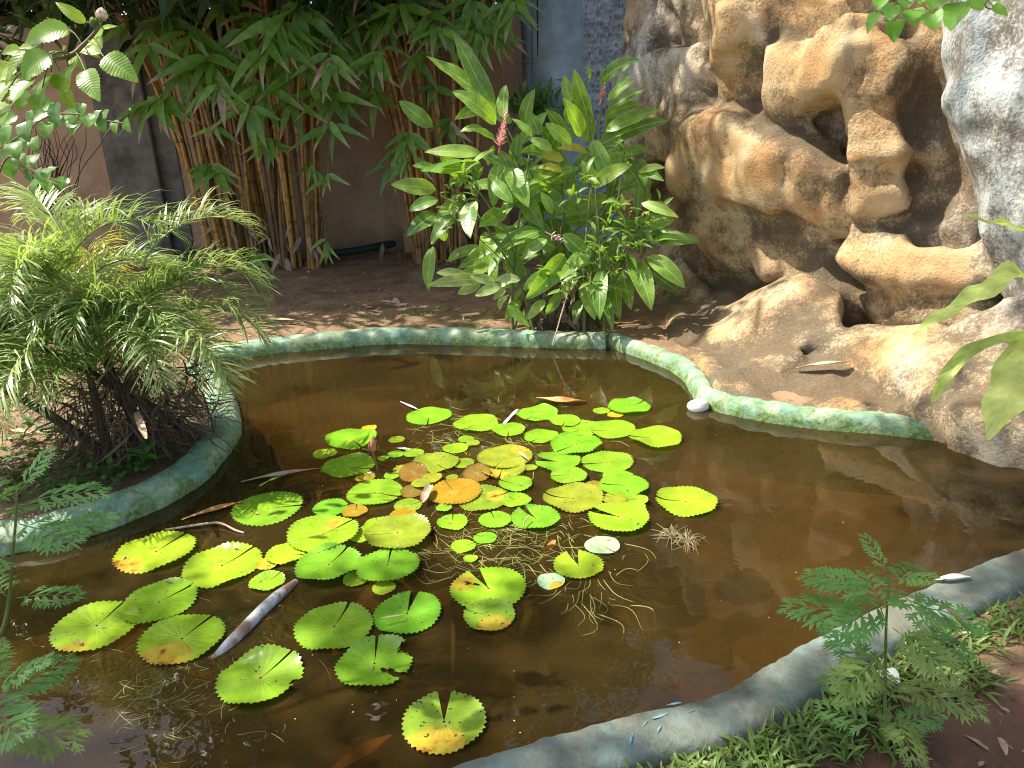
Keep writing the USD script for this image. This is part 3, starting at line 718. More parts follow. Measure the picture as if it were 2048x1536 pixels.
PRIMS = [  # part, paleness, blend, [(px, py, out, radius px), ...]
    ("bulge", .05, .07, [(1496, -60, .14, 80), (1500, 50, .20, 76), (1505, 125, .16, 68)]),
    ("bulge", .05, .10, [(1600, -20, .0, 90), (1600, 80, .0, 84), (1585, 165, -.02, 62)]),
    ("bulge", .0, .06, [(1612, 165, .20, 66), (1690, 128, .24, 70), (1768, 150, .22, 58)]),
    ("bulge", .0, .06, [(1604, 150, .20, 58), (1598, 205, .16, 52)]),
    ("bulge", .12, .06, [(1745, 180, .20, 58), (1752, 285, .24, 56), (1757, 372, .20, 54)]),
    ("bulge", .05, .07, [(1365, 270, .12, 60), (1470, 288, .20, 78), (1560, 330, .24, 78), (1660, 365, .22, 58)]),
    ("bulge", .05, .05, [(1480, 250, .18, 40), (1505, 235, .14, 26)]),
    ("bulge", .05, .06, [(1400, 345, .18, 60), (1420, 392, .16, 52)]),
    ("bulge", .0, .08, [(1480, 395, .10, 66), (1610, 400, .14, 68), (1730, 405, .10, 54)]),
    ("slab", .55, .05, [(1335, 165, .02, 62), (1415, 135, .10, 40)]),
    ("slab", .30, .05, [(1385, 205, .12, 46), (1410, 190, .12, 34)]),
    ("slab", .75, .04, [(1340, 0, .06, 14), (1328, 60, .04, 38), (1300, 160, .0, 70)]),
    ("slab", .25, .06, [(1300, 240, .02, 60), (1310, 330, .04, 50)]),
    ("peg", .5, .06, [(1560, 440, .05, 44), (1572, 505, .10, 52)]),
    ("peg", .05, .04, [(1535, 465, .20, 17), (1548, 520, .20, 17)]),
    ("arm", .10, .06, [(1755, 512, .22, 50), (1825, 540, .26, 50), (1945, 545, .26, 42), (2060, 515, .2, 50)]),
    ("arm", .6, .10, [(1830, 470, .02, 40), (1930, 480, .02, 60)]),
    ("boulder", .3, .08, [(1835, 790, .85, 56), (1890, 850, .95, 56), (1990, 860, 1.0, 70), (2080, 880, .95, 80)]),
    ("boulder", .55, .10, [(1990, 700, .6, 70), (2080, 660, .6, 80)]),
    ("ledge", .12, .08, [(1470, 745, 1.1, 34), (1560, 750, 1.05, 46)]),
    ("ledge", .12, .10, [(1620, 712, .74, 46), (1680, 720, .70, 50), (1740, 740, .74, 50)]),
    ("ledge", .12, .08, [(1480, 790, 1.25, 40), (1600, 815, 1.2, 40)]),
    ("pale_column", 1., .08, [(1990, -90, .18, 95), (2010, 60, .24, 108), (2050, 220, .28, 126), (2085, 380, .28, 110), (2095, 540, .26, 90)]),
    ("pale_column", 1., .08, [(2150, -90, .3, 110), (2170, 200, .3, 130), (2190, 520, .3, 120), (2200, 800, .5, 120)]),
    ("upper", .2, .1, [(1300, -420, .02, 90), (1420, -320, .1, 120), (1520, -350, .16, 90)]),
    ("upper", .1, .1, [(1700, -300, .14, 120), (1860, -420, .1, 130)]),
    ("upper", .6, .1, [(2080, -500, .15, 150), (2110, -200, .15, 140)]),
    ("upper", .6, .08, [(1640, 250, -.05, 62), (1690, 265, -.05, 62)]),
    ("upper", .1, .08, [(1818, 220, .03, 46), (1822, 360, .03, 46), (1800, 430, .03, 46)]),
    ("upper", .1, .08, [(1460, 205, .0, 50), (1560, 225, -.02, 50)]),
    ("upper", .1, .10, [(1460, 470, .04, 66), (1640, 500, .04, 70), (1700, 590, .08, 60)]),
    ("upper", .12, .10, [(1800, 610, .18, 60), (1960, 630, .2, 60)]),
    ("ridge", .3, .08, [(1850, 120, .0, 26), (1868, 260, .03, 24), (1880, 380, .02, 30)]),
]
part_of = {0: "rock_face", 1: "rock_ledge"}
for idx, (kind, pale, kb, chain) in enumerate(PRIMS, 2):
    part_of[idx] = {"peg": "rock_peg", "arm": "rock_arm", "slab": "rock_slab", "boulder": "boulder", "ledge": "rock_ledge", "pale_column": "pale_column", "upper": "rock_face", "ridge": "rock_face"}.get(kind, "rock_bulge")
    cs = [(rock_at(a, b, c * (1.2 if kind in ("bulge", "arm", "peg", "slab") else 1.)), r) for a, b, c, r in chain]
    kb = kb * 1.0
    P = np.array([c[0] for c, r in cs]); R = np.array([r * c[1] / FPX for c, r in cs])
    lo, hi = (P - R[:, None] - .3).min(0), (P + R[:, None] + .3).max(0)
    i0, i1 = (np.clip(np.searchsorted(a, [l, h]), 0, len(a)) for a, l, h in zip((us, ns_, zs), lo, hi)), None
    (a0, a1), (b0, b1), (c0, c1) = list(i0)
    if a1 <= a0 or b1 <= b0 or c1 <= c0:
        continue
    sl = np.s_[a0:a1, b0:b1, c0:c1]
    X = np.stack([Ug[sl], Ng[sl], Zg[sl]], -1)
    d = None
    for k in range(len(P) - 1):
        ab = P[k + 1] - P[k]
        t = np.clip(((X - P[k]) @ ab) / (ab @ ab), 0, 1)
        tt = ab / np.linalg.norm(ab)
        e2 = unit(np.array([0, 1.0, 0]) - tt * tt[1]); e3 = np.cross(tt, e2)
        roll_ = .5 * math.sin(idx * 2.3)
        e2, e3 = e2 * math.cos(roll_) + e3 * math.sin(roll_), e3 * math.cos(roll_) - e2 * math.sin(roll_)
        D = X - P[k] - t[..., None] * ab
        pw = 2.0 if kind in ("pale_column", "upper", "ridge") else 4.5
        dd = ((np.abs(D @ tt) ** pw + np.abs(D @ e2) ** pw + np.abs(D @ e3) ** pw) ** (1 / pw)) - (R[k] + (R[k + 1] - R[k]) * t) * (.93 if pw > 3 else 1)
        d = dd if d is None else np.minimum(d, dd)
    q = X.reshape(-1, 3)
    d = d + (.16 * R.mean() * 2 * (meshkit.fbm(q * (1.0 / max(R.mean(), .1)) * .55 + idx * 3.7, 3, idx) - .5)).reshape(d.shape)
    lay(d.astype(np.float32), sl, idx, pale, kb)
HULLS = [  # angular blocks: part, paleness, corner points (px, py, out)
    ("boulder", .12, [(1602, 528, .50), (1582, 540, .52), (1385, 690, 1.12), (1420, 640, .88), (1512, 580, .64), (1688, 568, .44), (1698, 625, .66), (1676, 705, .90), (1560, 728, 1.12), (1470, 742, 1.18), (1600, 610, -.1), (1440, 650, -.1), (1690, 640, -.1)]),
    ("boulder", .25, [(1372, 510, .26), (1340, 512, .2), (1440, 600, .36), (1418, 560, .30), (1300, 640, .5), (1430, 640, .62), (1340, 650, .66), (1300, 560, .3), (1370, 560, -.1), (1300, 640, -.1), (1440, 640, -.1)]),
    ("boulder", .18, [(1678, 636, .56), (1684, 676, .76), (1740, 664, .66), (1800, 694, .76), (1900, 730, .84), (2000, 690, .72), (2120, 650, .7), (1700, 690, .86), (1790, 735, 1.0), (1870, 785, 1.12), (1850, 866, .84), (1900, 890, 1.04), (2080, 900, 1.12), (1700, 700, .1), (2100, 800, .1), (1880, 900, .3)]),
    ("slab", .55, [(1278, 215, .10), (1296, 160, .26), (1425, 100, .36), (1442, 116, .34), (1438, 190, .24), (1330, 212, .30), (1360, 160, -.1), (1300, 210, -.1), (1420, 150, -.1)]),
    ("slab", .8, [(1342, -30, .10), (1312, 60, .16), (1276, 180, .12), (1372, 70, .14), (1366, 150, .14), (1300, 200, -.1), (1360, 60, -.1)]),
    ("bulge", .05, [(1460, -60, .3), (1532, -60, .34), (1462, 120, .30), (1500, 152, .36), (1534, 120, .36), (1470, 10, .42), (1520, 20, .46), (1490, 60, -.1), (1560, 100, -.05)]),
]
for idx, (kind, pale, pts_) in enumerate(HULLS, 2 + len(PRIMS)):
    from scipy.spatial import ConvexHull
    part_of[idx] = {"slab": "rock_slab", "boulder": "boulder"}.get(kind, "rock_bulge")
    P = np.array([rock_at(*p)[0] for p in pts_])
    eq = ConvexHull(P).equations
    lo, hi = P.min(0) - .3, P.max(0) + .3
    (a0, a1), (b0, b1), (c0, c1) = [np.clip(np.searchsorted(a, [l, h_]), 0, len(a)) for a, l, h_ in zip((us, ns_, zs), lo, hi)]
    sl = np.s_[a0:a1, b0:b1, c0:c1]
    X = np.stack([Ug[sl], Ng[sl], Zg[sl]], -1)
    d = None
    for e in eq:
        dd = X @ e[:3] + e[3]
        d = dd if d is None else -smin(-d, -dd, .10)
    d = d + .05 * (meshkit.fbm(X.reshape(-1, 3) * 2.2 + idx, 3, idx) - .5).reshape(d.shape)
    lay(d.astype(np.float32), sl, idx, pale, .045)
q = np.stack([Ug, Ng, Zg], -1).reshape(-1, 3)
near_surf = np.abs(fld.ravel()) < .08
dn = np.zeros(fld.size, np.float32)
qn = q[near_surf] + .12 * (meshkit.noise(q[near_surf] * 3, 3)[:, None] - .5)
rid = 1 - np.abs(2 * meshkit.noise(qn * [2.1, 2.1, 1.6], 55) - 1)
rid2 = 1 - np.abs(2 * meshkit.noise(qn * [4.6, 4.6, 3.4], 56) - 1)
dn[near_surf] = .055 * (meshkit.fbm(q[near_surf] * 4.5, 4, 77) - .5) - .055 * (rid ** 2 - .4) - .030 * (rid2 ** 2 - .4)
fld += dn.reshape(shape)
for ax in range(3):
    for e in (0, -1):
        s = [slice(None)] * 3; s[ax] = e
        fld[tuple(s)] = np.maximum(fld[tuple(s)], .01)


def surface_nets(g):
    """Naive surface nets of g < 0 inside: vertices in cell units and triangles."""
    s = g < 0
    c = np.zeros(tuple(n - 1 for n in g.shape), np.int8)
    corners = [(a, b, d) for a in (0, 1) for b in (0, 1) for d in (0, 1)]
    for a, b, d in corners:
        c += s[a:a + c.shape[0], b:b + c.shape[1], d:d + c.shape[2]]
    cell = np.argwhere((c > 0) & (c < 8))
    idx = np.full(c.shape, -1, np.int64); idx[tuple(cell.T)] = np.arange(len(cell))
    acc, cnt = np.zeros((len(cell), 3)), np.zeros(len(cell))
    for a in corners:
        for ax in range(3):
            if a[ax] == 0:
                b = list(a); b[ax] = 1
                ga, gb = g[tuple((cell + a).T)], g[tuple((cell + b).T)]
                on = (ga < 0) != (gb < 0)
                t = ga[on] / (ga[on] - gb[on])
                p = np.tile(np.array(a, float), (on.sum(), 1)); p[:, ax] = t
                acc[on] += p; cnt[on] += 1
    V = cell + acc / cnt[:, None]
    Fq = []
    for ax in range(3):
        o = [k for k in range(3) if k != ax]
        sl0, sl1 = [slice(1, -1)] * 3, [slice(1, -1)] * 3
        sl0[ax], sl1[ax] = slice(0, -1), slice(1, None)
        A, B = s[tuple(sl0)], s[tuple(sl1)]
        for flip, e in ((False, A & ~B), (True, ~A & B)):
            w = np.argwhere(e)
            w[:, o[0]] += 1; w[:, o[1]] += 1
            def cellat(da, db):
                k = w.copy(); k[:, o[0]] += da; k[:, o[1]] += db
                return idx[tuple(k.T)]
            quad = np.stack([cellat(-1, -1), cellat(0, -1), cellat(0, 0), cellat(-1, 0)], 1)
            if flip ^ (ax == 1):
                quad = quad[:, ::-1]
            Fq.append(quad)
    Fq = np.vstack(Fq)
    Fq = Fq[(Fq >= 0).all(1)]
    return V, np.vstack([Fq[:, [0, 1, 2]], Fq[:, [0, 2, 3]]]), cell


V, Fc, cell = surface_nets(fld)
loc = np.array([us[0], ns_[0], zs[0]]) + V * VX
world = RL + loc[:, :1] * RU + loc[:, 1:2] * RN + loc[:, 2:] * np.array([0, 0, 1.0])
vown = own[tuple(cell.T)]
vpal = np.clip((pal / np.maximum(palw, 1e-6))[tuple(cell.T)] + .35 * (meshkit.fbm(world * 2.5, 3, 5) - .5), 0, 1)
vpal = np.clip((vpal - .12) * 1.35, 0, 1)
tm = trimesh.Trimesh(world, Fc, process=False)
nv = np.zeros_like(world)
fn = np.cross(world[Fc[:, 1]] - world[Fc[:, 0]], world[Fc[:, 2]] - world[Fc[:, 0]])
for k in range(3):
    np.add.at(nv, Fc[:, k], fn)
nv = unit(nv)
if (nv @ RN).mean() < 0 or (fn @ RN).sum() < 0:
    pass
# grime gathers in the hollows between the lobes (a blurred field tells hollow from ridge)
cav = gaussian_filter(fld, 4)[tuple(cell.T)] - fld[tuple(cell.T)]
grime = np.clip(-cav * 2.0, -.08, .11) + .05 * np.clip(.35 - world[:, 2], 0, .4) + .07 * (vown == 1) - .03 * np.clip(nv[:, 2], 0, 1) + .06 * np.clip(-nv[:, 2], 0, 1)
rw = thing("rock_wall", "moulded concrete rock wall painted ochre and grey, rising from the pond on the right", "rock wall")
fo = vown[Fc]
fo = np.where(fo[:, 1] == fo[:, 2], fo[:, 1], fo[:, 0])
for idx in sorted(set(fo.tolist())):
    sel = Fc[fo == idx]
    if len(sel) < 30:
        continue
    u_, inv = np.unique(sel, return_inverse=True)
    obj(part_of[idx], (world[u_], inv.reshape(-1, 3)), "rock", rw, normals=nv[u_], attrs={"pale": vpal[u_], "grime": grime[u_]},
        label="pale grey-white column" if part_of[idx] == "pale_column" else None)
del fld, own, pal, palw, best, Ug, Ng, Zg, dn



def on_rock(px, py):
    """The rock's surface where the photograph shows that point."""
    w = world - EYE
    k = w @ fw
    x, y = 1024 + (w @ rt) / k * FPX, 768 - (w @ upv) / k * FPX
    i = np.nonzero(np.hypot(x - px, y - py) < 9)[0]
    return world[i[np.argmin(k[i])]] if len(i) else at(px, py, .2)


# ---------------------------------------------------------------- lily pads
def pad_mesh(R, notch, gap, r, bites=(), patch=None, tilt=None, serr=.022, crumple=0.):
    nt = int(np.clip(R * 330, 16, 44)); n = nt * 2 + 1
    rings = np.array([.03, .14, .3, .48, .66, .82, .93, 1.0])
    th = notch + gap + np.linspace(0, 2 * PI - 2 * gap, n)
    a1, a2, ph1, ph2 = r.uniform(-.03, .03), r.uniform(-.02, .02), *r.uniform(0, 6.28, 2)
    out = 1 + a1 * np.sin(2 * th + ph1) + a2 * np.sin(3 * th + ph2)
    tooth = 1 + serr * np.where(np.arange(n) % 2 == 1, 1, -1) * r.uniform(.5, 1.3, n)
    lift = r.choice([.02, .03, .045, .07])
    v, uv, yl = [], [], []
    for q in rings:
        rr = R * q * out * (tooth if q > .99 else 1)
        x, y = rr * np.cos(th), rr * np.sin(th)
        nz = meshkit.noise(np.stack([x / R * 1.7, y / R * 1.7, 0 * x + R * 99], -1), int(R * 1e4)) - .5
        z = .05 * R * nz * q + lift * R * q ** 5 * (1 + .8 * np.sin(2 * th + ph1) + .5 * np.sin(5 * th + ph2)) - .012 * R * (1 - q) + crumple * R * nz * q * 2
        v.append(np.stack([x, y, z], 1)); uv.append(np.stack([(th - notch) / (2 * PI), np.full(n, q)], 1))
        yl.append(np.zeros(n) if patch is None else np.clip(1.15 - np.hypot(x - patch[0] * R, y - patch[1] * R) / (patch[2] * R), 0, 1))
    v, uv, yl = np.vstack(v), np.vstack(uv), np.concatenate(yl)
    f = grid_faces(len(rings), n)
    if bites:
        c = v[f].mean(1)
        keep = np.ones(len(f), bool)
        for bx_, by_, br in bites:
            keep &= np.hypot(c[:, 0] - bx_ * R, c[:, 1] - by_ * R) > br * R * (.8 + .4 * meshkit.noise(c * 60, 2))
        f = f[keep]
    if tilt:
        ax = np.array([math.cos(tilt[0]), math.sin(tilt[0]), 0])
        M = trimesh.transformations.rotation_matrix(tilt[1], ax)[:3, :3]
        v = v @ M.T
    return v, f, uv, yl


def pad_radius(cx, cy, w):
    c, R = at(cx, cy, .005), .05
    t = np.linspace(0, 2 * PI, 40)
    for _ in range(3):
        X = c + R * np.stack([np.cos(t), np.sin(t), 0 * t], 1) - EYE
        x = (X @ rt) / (X @ fw) * FPX
        R *= w / np.ptp(x)
    return c, R


# centre x, y and width in the photograph, where the notch opens, material, label, extras
PADS = [
    (738, 856, 30, None, "yellow", "small narrow yellow lily pad peeping out behind the leftmost pad of the far group", {}),
    (858, 832, 88, (855, 849), "bright", "bright green lily pad with dark specks, farthest left at the back of the group", {}),
    (952, 847, 88, (925, 862), "bright", "bright lily pad between the farthest-left back pad and a small heart-shaped one", {}),
    (703, 879, 101, (725, 897), "bright", "large bright lily pad behind the brown flower bud", {}),
    (650, 907, 46, (664, 916), "lime", "small lime lily pad at the far left edge of the group", {}),
    (696, 933, 105, (744, 940), "bright", "large bright lily pad left of the bud stalk, beside the long dry sheath", {}),
    (793, 879, 32, (784, 871), "lime", "tiny yellow-green lily pad alone on dark water right of the flower bud", {}),
    (766, 916, 23, (776, 922), "bright", "tiny lily pad touching the bud stalk on its right", {}),
    (792, 909, 33, (795, 919), "green", "small scalloped lily pad in the row of small ones behind the brown pads", {}),
    (828, 908, 40, (842, 916), "green", "small round lily pad next to a white floating sliver behind the brown pads", {}),
    (872, 926, 90, (893, 941), "olive", "wide green lily pad turning olive, just behind the two glossy brown pads", {}),
    (925, 927, 46, None, "olive", "small dark olive lily pad between the two glossy brown pads", {}),
    (911, 896, 50, (895, 906), "bright", "small oval lily pad above the olive pads with its notch to the left", {}),
    (932, 878, 32, (950, 880), "green", "tiny oval lily pad over a darker one among the reedy stalks", {}),
    (946, 887, 28, None, "olive", "tiny dim lily pad under another among the reedy stalks", {}),
    (784, 952, 32, None, "green", "tiny green lily pad squeezed left of the tilted brown pad", {}),
    (806, 940, 40, None, "olive", "dull green lily pad half under the left brown pad", {}),
    (730, 956, 40, (745, 949), "orange", "small orange lily pad behind the bright pad with white glare", {}),
    (827, 951, 57, None, "brown", "glossy orange-brown lily pad tilted up, left of two, wet with white glare", {"tilt": (.1, .32), "z": .012}),
    (954, 950, 55, None, "brown", "glossy brown lily pad tilted up, right of two, with a dark hole", {"tilt": (-.1, .3), "z": .012}),
    (823, 984, 44, None, "brown", "dark brown curled lily pad sunk between the bright and the orange pads", {"tilt": (.5, .2), "z": .006}),
    (750, 986, 109, (802, 996), "green", "large bright green lily pad with white glare on its far rim", {}),
    (864, 959, 40, None, "olive", "small olive lily pad lying over the edge of the left brown pad", {}),
    (842, 971, 38, None, "olive", "small olive lily pad between the left brown pad and the orange one", {}),
    (904, 954, 24, None, "olive", "tiny olive lily pad alone on the water between the brown pads", {}),
    (967, 997, 104, (1018, 985), "olive", "broad olive-green lily pad half under the big orange pad", {"patch": (.5, .2, .5)}),
    (909, 985, 107, None, "orange", "big orange lily pad with yellow veins in the middle of the group", {}),
    (661, 1015, 69, (696, 1010), "green", "narrow green lily pad beside a small orange one at the left of the group", {}),
    (710, 1024, 50, (715, 1010), "orange", "small round orange-olive lily pad with a straw lying on its left edge", {}),
    (816, 1011, 55, (840, 1004), "olive", "small olive lily pad below the dark curled brown pad", {}),
    (806, 1031, 53, (833, 1034), "orange", "small flat orange-olive lily pad nearest of the two below the curled brown pad", {}),
    (888, 1018, 32, (897, 1010), "green", "tiny green lily pad in front of the big orange pad", {}),
    (905, 1044, 61, (906, 1026), "bright", "bright round lily pad with narrow far-side notch, in front of the orange pad", {}),
    (1017, 860, 66, (1016, 876), "bright", "bright heart-shaped lily pad with its notch towards the viewer near the back", {}),
    (1073, 828, 82, (1045, 842), "bright", "bright lily pad just in front of the floating orange leaf", {}),
    (1163, 857, 76, (1135, 870), "bright", "bright lily pad lying beneath two others at the back right", {}),
    (1130, 842, 60, (1125, 855), "bright", "smaller lily pad with notch towards viewer, lying over the left end of a hidden pad", {}),
    (1224, 860, 89, (1184, 864), "bright", "wide bright lily pad at the back right lying over its left neighbour", {}),
    (1083, 873, 67, (1063, 885), "bright", "medium bright lily pad between the heart-shaped one and the right-hand row", {}),
    (1153, 890, 100, (1114, 903), "bright", "large bright lily pad with a brown centre dot in front of the overlapping back pads", {}),
    (1310, 878, 102, (1262, 877), "bright", "bright lily pad farthest right in the back row, beside open brown water", {}),
    (1203, 821, 33, None, "lime", "small yellow-green lily pad left of the far right-hand pad near the white stone", {}),
    (1231, 829, 32, None, "yellow", "small yellow lily pad peeping from under the pad nearest the white stone", {}),
    (1258, 815, 83, (1290, 803), "bright", "bright lily pad nearest the white stone, overlapping a yellow one", {}),
    (1005, 938, 92, (998, 957), "olive", "olive lily pad with orange lower edge under a larger olive pad", {"patch": (-.2, -.7, .6)}),
    (1010, 916, 106, None, "olive", "large dull olive lily pad with a straw on it near the middle of the group", {"patch": (.6, .5, .4)}),
    (1116, 925, 89, (1074, 924), "green", "deep green lily pad with a wide gap at its left side", {"gap": .2}),
    (1215, 924, 100, (1168, 930), "green", "large evenly green lily pad right of the one with a wide gap", {}),
    (1138, 955, 71, (1104, 956), "green", "medium green lily pad with a thin left slit in front of the wide-gapped one", {}),
    (1236, 953, 60, (1207, 956), "lime", "lime lily pad mostly hidden behind a larger pad near an orange fragment", {}),
    (1189, 970, 37, None, "orange", "small crinkled orange lily pad wedged at the left of a bright pad", {}),
    (1248, 973, 97, (1203, 970), "bright", "large bright lily pad overlapping the lime one behind it", {}),
    (1031, 969, 66, (1000, 963), "green", "green lily pad with left notch just in front of the olive pads", {}),
    (1061, 937, 27, None, "olive", "tiny round olive lily pad right of the big olive ones", {}),
    (1147, 998, 115, (1092, 992), "olive", "very large olive-green lily pad with a white scrap on it", {}),
    (1229, 1001, 49, (1207, 994), "olive", "small dull olive lily pad behind the widest bright pad", {}),
    (1275, 1003, 42, (1256, 1004), "lime", "narrow pointed lime lily pad right of a dull olive one", {}),
    (1268, 1018, 46, None, "lime", "lime lily pad mostly hidden behind the wide-notched bright pad at the right", {}),
    (1372, 1003, 121, (1314, 998), "lime", "big yellow-green lily pad alone at the far right of the group", {}),
    (1237, 1040, 117, (1182, 1026), "bright", "large bright lily pad with a broad left notch above the pale mint pad", {"gap": .17}),
    (1034, 1002, 57, (1008, 992), "bright", "smallish lily pad with a dark slit lying at the right of the broad olive pad", {}),
    (1071, 1036, 96, (1044, 1016), "green", "large lily pad with its notch up left and a curled straw on it", {"gap": .14}),
    (990, 1040, 65, (980, 1021), "bright", "bright lily pad with notch facing away, between two larger ones over the waterweed", {}),
    (970, 1075, 45, (950, 1069), "bright", "small flat lily pad above the waterweed with a brown twig at its left", {}),
    (1205, 1091, 68, (1228, 1104), "mint", "pale mint heart-shaped lily pad turned underside up", {"serr": 0., "gap": .05}),
    (1102, 1162, 54, None, "mint", "small pale mint lily pad with yellow spots along its near edge", {"serr": 0., "patch": (.4, -.6, .7)}),
    (1157, 1130, 98, (1145, 1104), "lime", "lime lily pad with an open notch facing away, between the two pale mint pads", {"gap": .24}),
    (536, 1016, 138, (606, 1011), "green", "large lily pad at the left under the floating brown sheath", {}),
    (312, 1103, 161, (368, 1068), "lime", "large lime lily pad with an orange-yellow patch, nearest the left kerb", {"patch": (-.55, -.75, .6)}),
    (444, 1131, 156, (499, 1102), "lime", "large even lime lily pad right of the one with the orange-yellow patch", {}),
    (536, 1128, 46, None, "yellow", "small yellow spotted lily pad fragment between larger pads", {}),
    (573, 1110, 80, (608, 1113), "lime", "medium lime lily pad partly under the big olive-lime pad", {}),
    (534, 1163, 71, (560, 1147), "lime", "small lime lily pad next to the far end of the pale log", {}),
    (318, 1205, 155, (377, 1176), "bright", "large bright lily pad lying over a half sunk neighbour at the lower left", {}),
    (194, 1254, 176, (250, 1205), "lime", "large lily pad farthest left, half sunk with pale sky glare", {"gap": .04, "patch": (-.1, -.9, .4)}),
    (364, 1277, 170, (424, 1232), "lime", "large lime lily pad with yellow blotches left of the pale log", {"patch": (-.15, -.75, .75)}),
    (521, 1355, 168, (590, 1305), "green", "large green lily pad below the near end of the pale log", {"bites": [(.9, -.25, .14)]}),
    (728, 1068, 60, None, "lime", "lime lily pad lying between and under two big olive-lime pads", {}),
    (760, 1052, 62, None, "bright", "bright lily pad of which only the far rim shows behind the shadowed olive pad", {}),
    (647, 1072, 140, (700, 1049), "lime", "big olive-lime lily pad with a straw across its notch", {"patch": (.2, .5, .3)}),
    (713, 1158, 52, None, "lime", "yellow-green lily pad half hidden under two green ones", {}),
    (768, 1175, 46, None, "lime", "small ragged yellow-green lily pad showing under the near edge of a green one", {}),
    (658, 1135, 130, (692, 1106), "green", "large green lily pad just right of the pale log's far end", {}),
    (776, 1137, 121, (784, 1105), "green", "large deep green lily pad in front of the shadowed olive one", {"gap": .05}),
    (796, 1074, 130, None, "olive", "big olive-brown lily pad with a leafy shadow across it", {}),
    (814, 1226, 135, (830, 1186), "green", "green lily pad with a wide notch and a straw across its left half", {"gap": .13}),
    (668, 1253, 152, (700, 1207), "green", "very large green lily pad with a bright sun fleck in its middle", {}),
    (749, 1326, 151, (755, 1272), "green", "ragged green lily pad with big bites eaten out of its right side", {"bites": [(.72, .48, .17), (.9, .35, .13), (.45, -.35, .12), (.62, -.5, .13), (.8, -.58, .15), (.28, -.28, .07)]}),
    (977, 1176, 146, (948, 1140), "bright", "large bright lily pad with an open notch and a yellowed torn lobe", {"gap": .16, "patch": (-.72, .3, .45), "bites": [(-.55, .28, .09), (-.32, .2, .05)]}),
    (978, 1232, 102, None, "spotted", "yellowing spotted lily pad lying over the near edge of a larger one", {"patch": (.2, -.7, .8)}),
    (927, 1092, 49, (946, 1086), "bright", "small bright lily pad above a tiny one beside the waterweed", {}),
    (941, 1117, 28, None, "lime", "tiny lime lily pad floating just off the near edge of a small bright one", {}),
    (888, 1443, 163, (889, 1392), "spotted", "lily pad nearest the viewer, brown spotted with a wide open notch", {"gap": .17, "patch": (-.1, -.85, .85)}),
]
placed_pads = []
pr = np.random.default_rng(11)
for cx, cy, w, nt, mname, label, ex in PADS:
    c, R = pad_radius(cx, cy, w * 1.03)
    layer = 0
    for c2, R2, l2 in placed_pads:
        if np.hypot(*(c - c2)[:2]) < (R + R2) * .98:
            layer = max(layer, l2 + 1)
    placed_pads.append((c, R, layer))
    a = math.atan2(*(at(*nt, .005) - c)[[1, 0]]) if nt else pr.uniform(0, 6.28)
    v, f, uv, yl = pad_mesh(R, a, ex.get("gap", .045 if nt else .02), pr, ex.get("bites", ()), ex.get("patch"), ex.get("tilt"), ex.get("serr", .034), pr.uniform(0, .07))
    v = v + [c[0], c[1], ex.get("z", .004) + .0035 * layer + .012 * R]
    v[:, 2] = np.maximum(v[:, 2], .003 + .002 * layer)
    obj("lily_pad", (v, f), "pad_" + mname, uv=uv, label=label, cat="lily pad", group="lily pads floating on the pond", attrs={"yellowing": yl})

# flower bud of the water lily
lb = thing("lily_flower_bud", "brown pointed water lily bud on a curved stalk rising among the pads", "flower bud")
kk = 1 / 1.0
b0 = at(758, 948, -.02)
kd = (b0 - EYE) @ fw
b1 = dep(745, 902, kd * .985)
b2 = dep(746, 872, kd * .982)
obj("stalk", tube(curve([b0, dep(752, 925, kd * .99), b1], 8), .005, 7)[:2], "stalk_brown", lb)
s = np.linspace(0, 1, 12)
obj("bud", tube(b1 + (b2 - b1) * s[:, None], .019 * np.sin(PI * np.clip(.06 + s * .93, 0, 1) ** .75) ** .9 + .0006, 10)[:2], "lily_bud", lb)
for k in range(4):
    a = k * PI / 2 + .4
    d = np.array([math.cos(a), math.sin(a), 0])
    obj("sepal", put(leaf("ovate", .5, 7, 2, .5, .5), b1 + d * .006, b1 + d * .018 + (b2 - b1) * .7, d)[:2], "lily_bud", lb)

# ---------------------------------------------------------------- things floating and sunk in the pond
def strip(pts, w, thick=.0015, n=16, curl=.25, taper=.6):
    """A dry sheath: a curled strip along a path."""
    c = curve(pts, n); t = unit(np.gradient(c, axis=0)); side = unit(np.cross(t, [0, 0, 1.0]))
    s = np.linspace(0, 1, len(c)); hw = w / 2 * np.clip(np.minimum((s + .04) / .25, (1.04 - s) / .3), 0, 1) ** taper
    T = np.linspace(-1, 1, 6)
    v = c[:, None] + side[:, None] * (T[None, :, None] * hw[:, None, None]) + np.array([0, 0, 1.0]) * (curl * hw[:, None, None] * (T[None, :, None] ** 2) + .10 * w * np.sin(s * 9)[:, None, None] * T[None, :, None])
    return v.reshape(-1, 3), grid_faces(len(c), 6)


def floater(name, mesh, m, label, cat, uv=None, **kw):
    obj(name, mesh[:2], m, label=label, cat=cat, uv=mesh[2] if len(mesh) > 2 and uv else None, **kw)


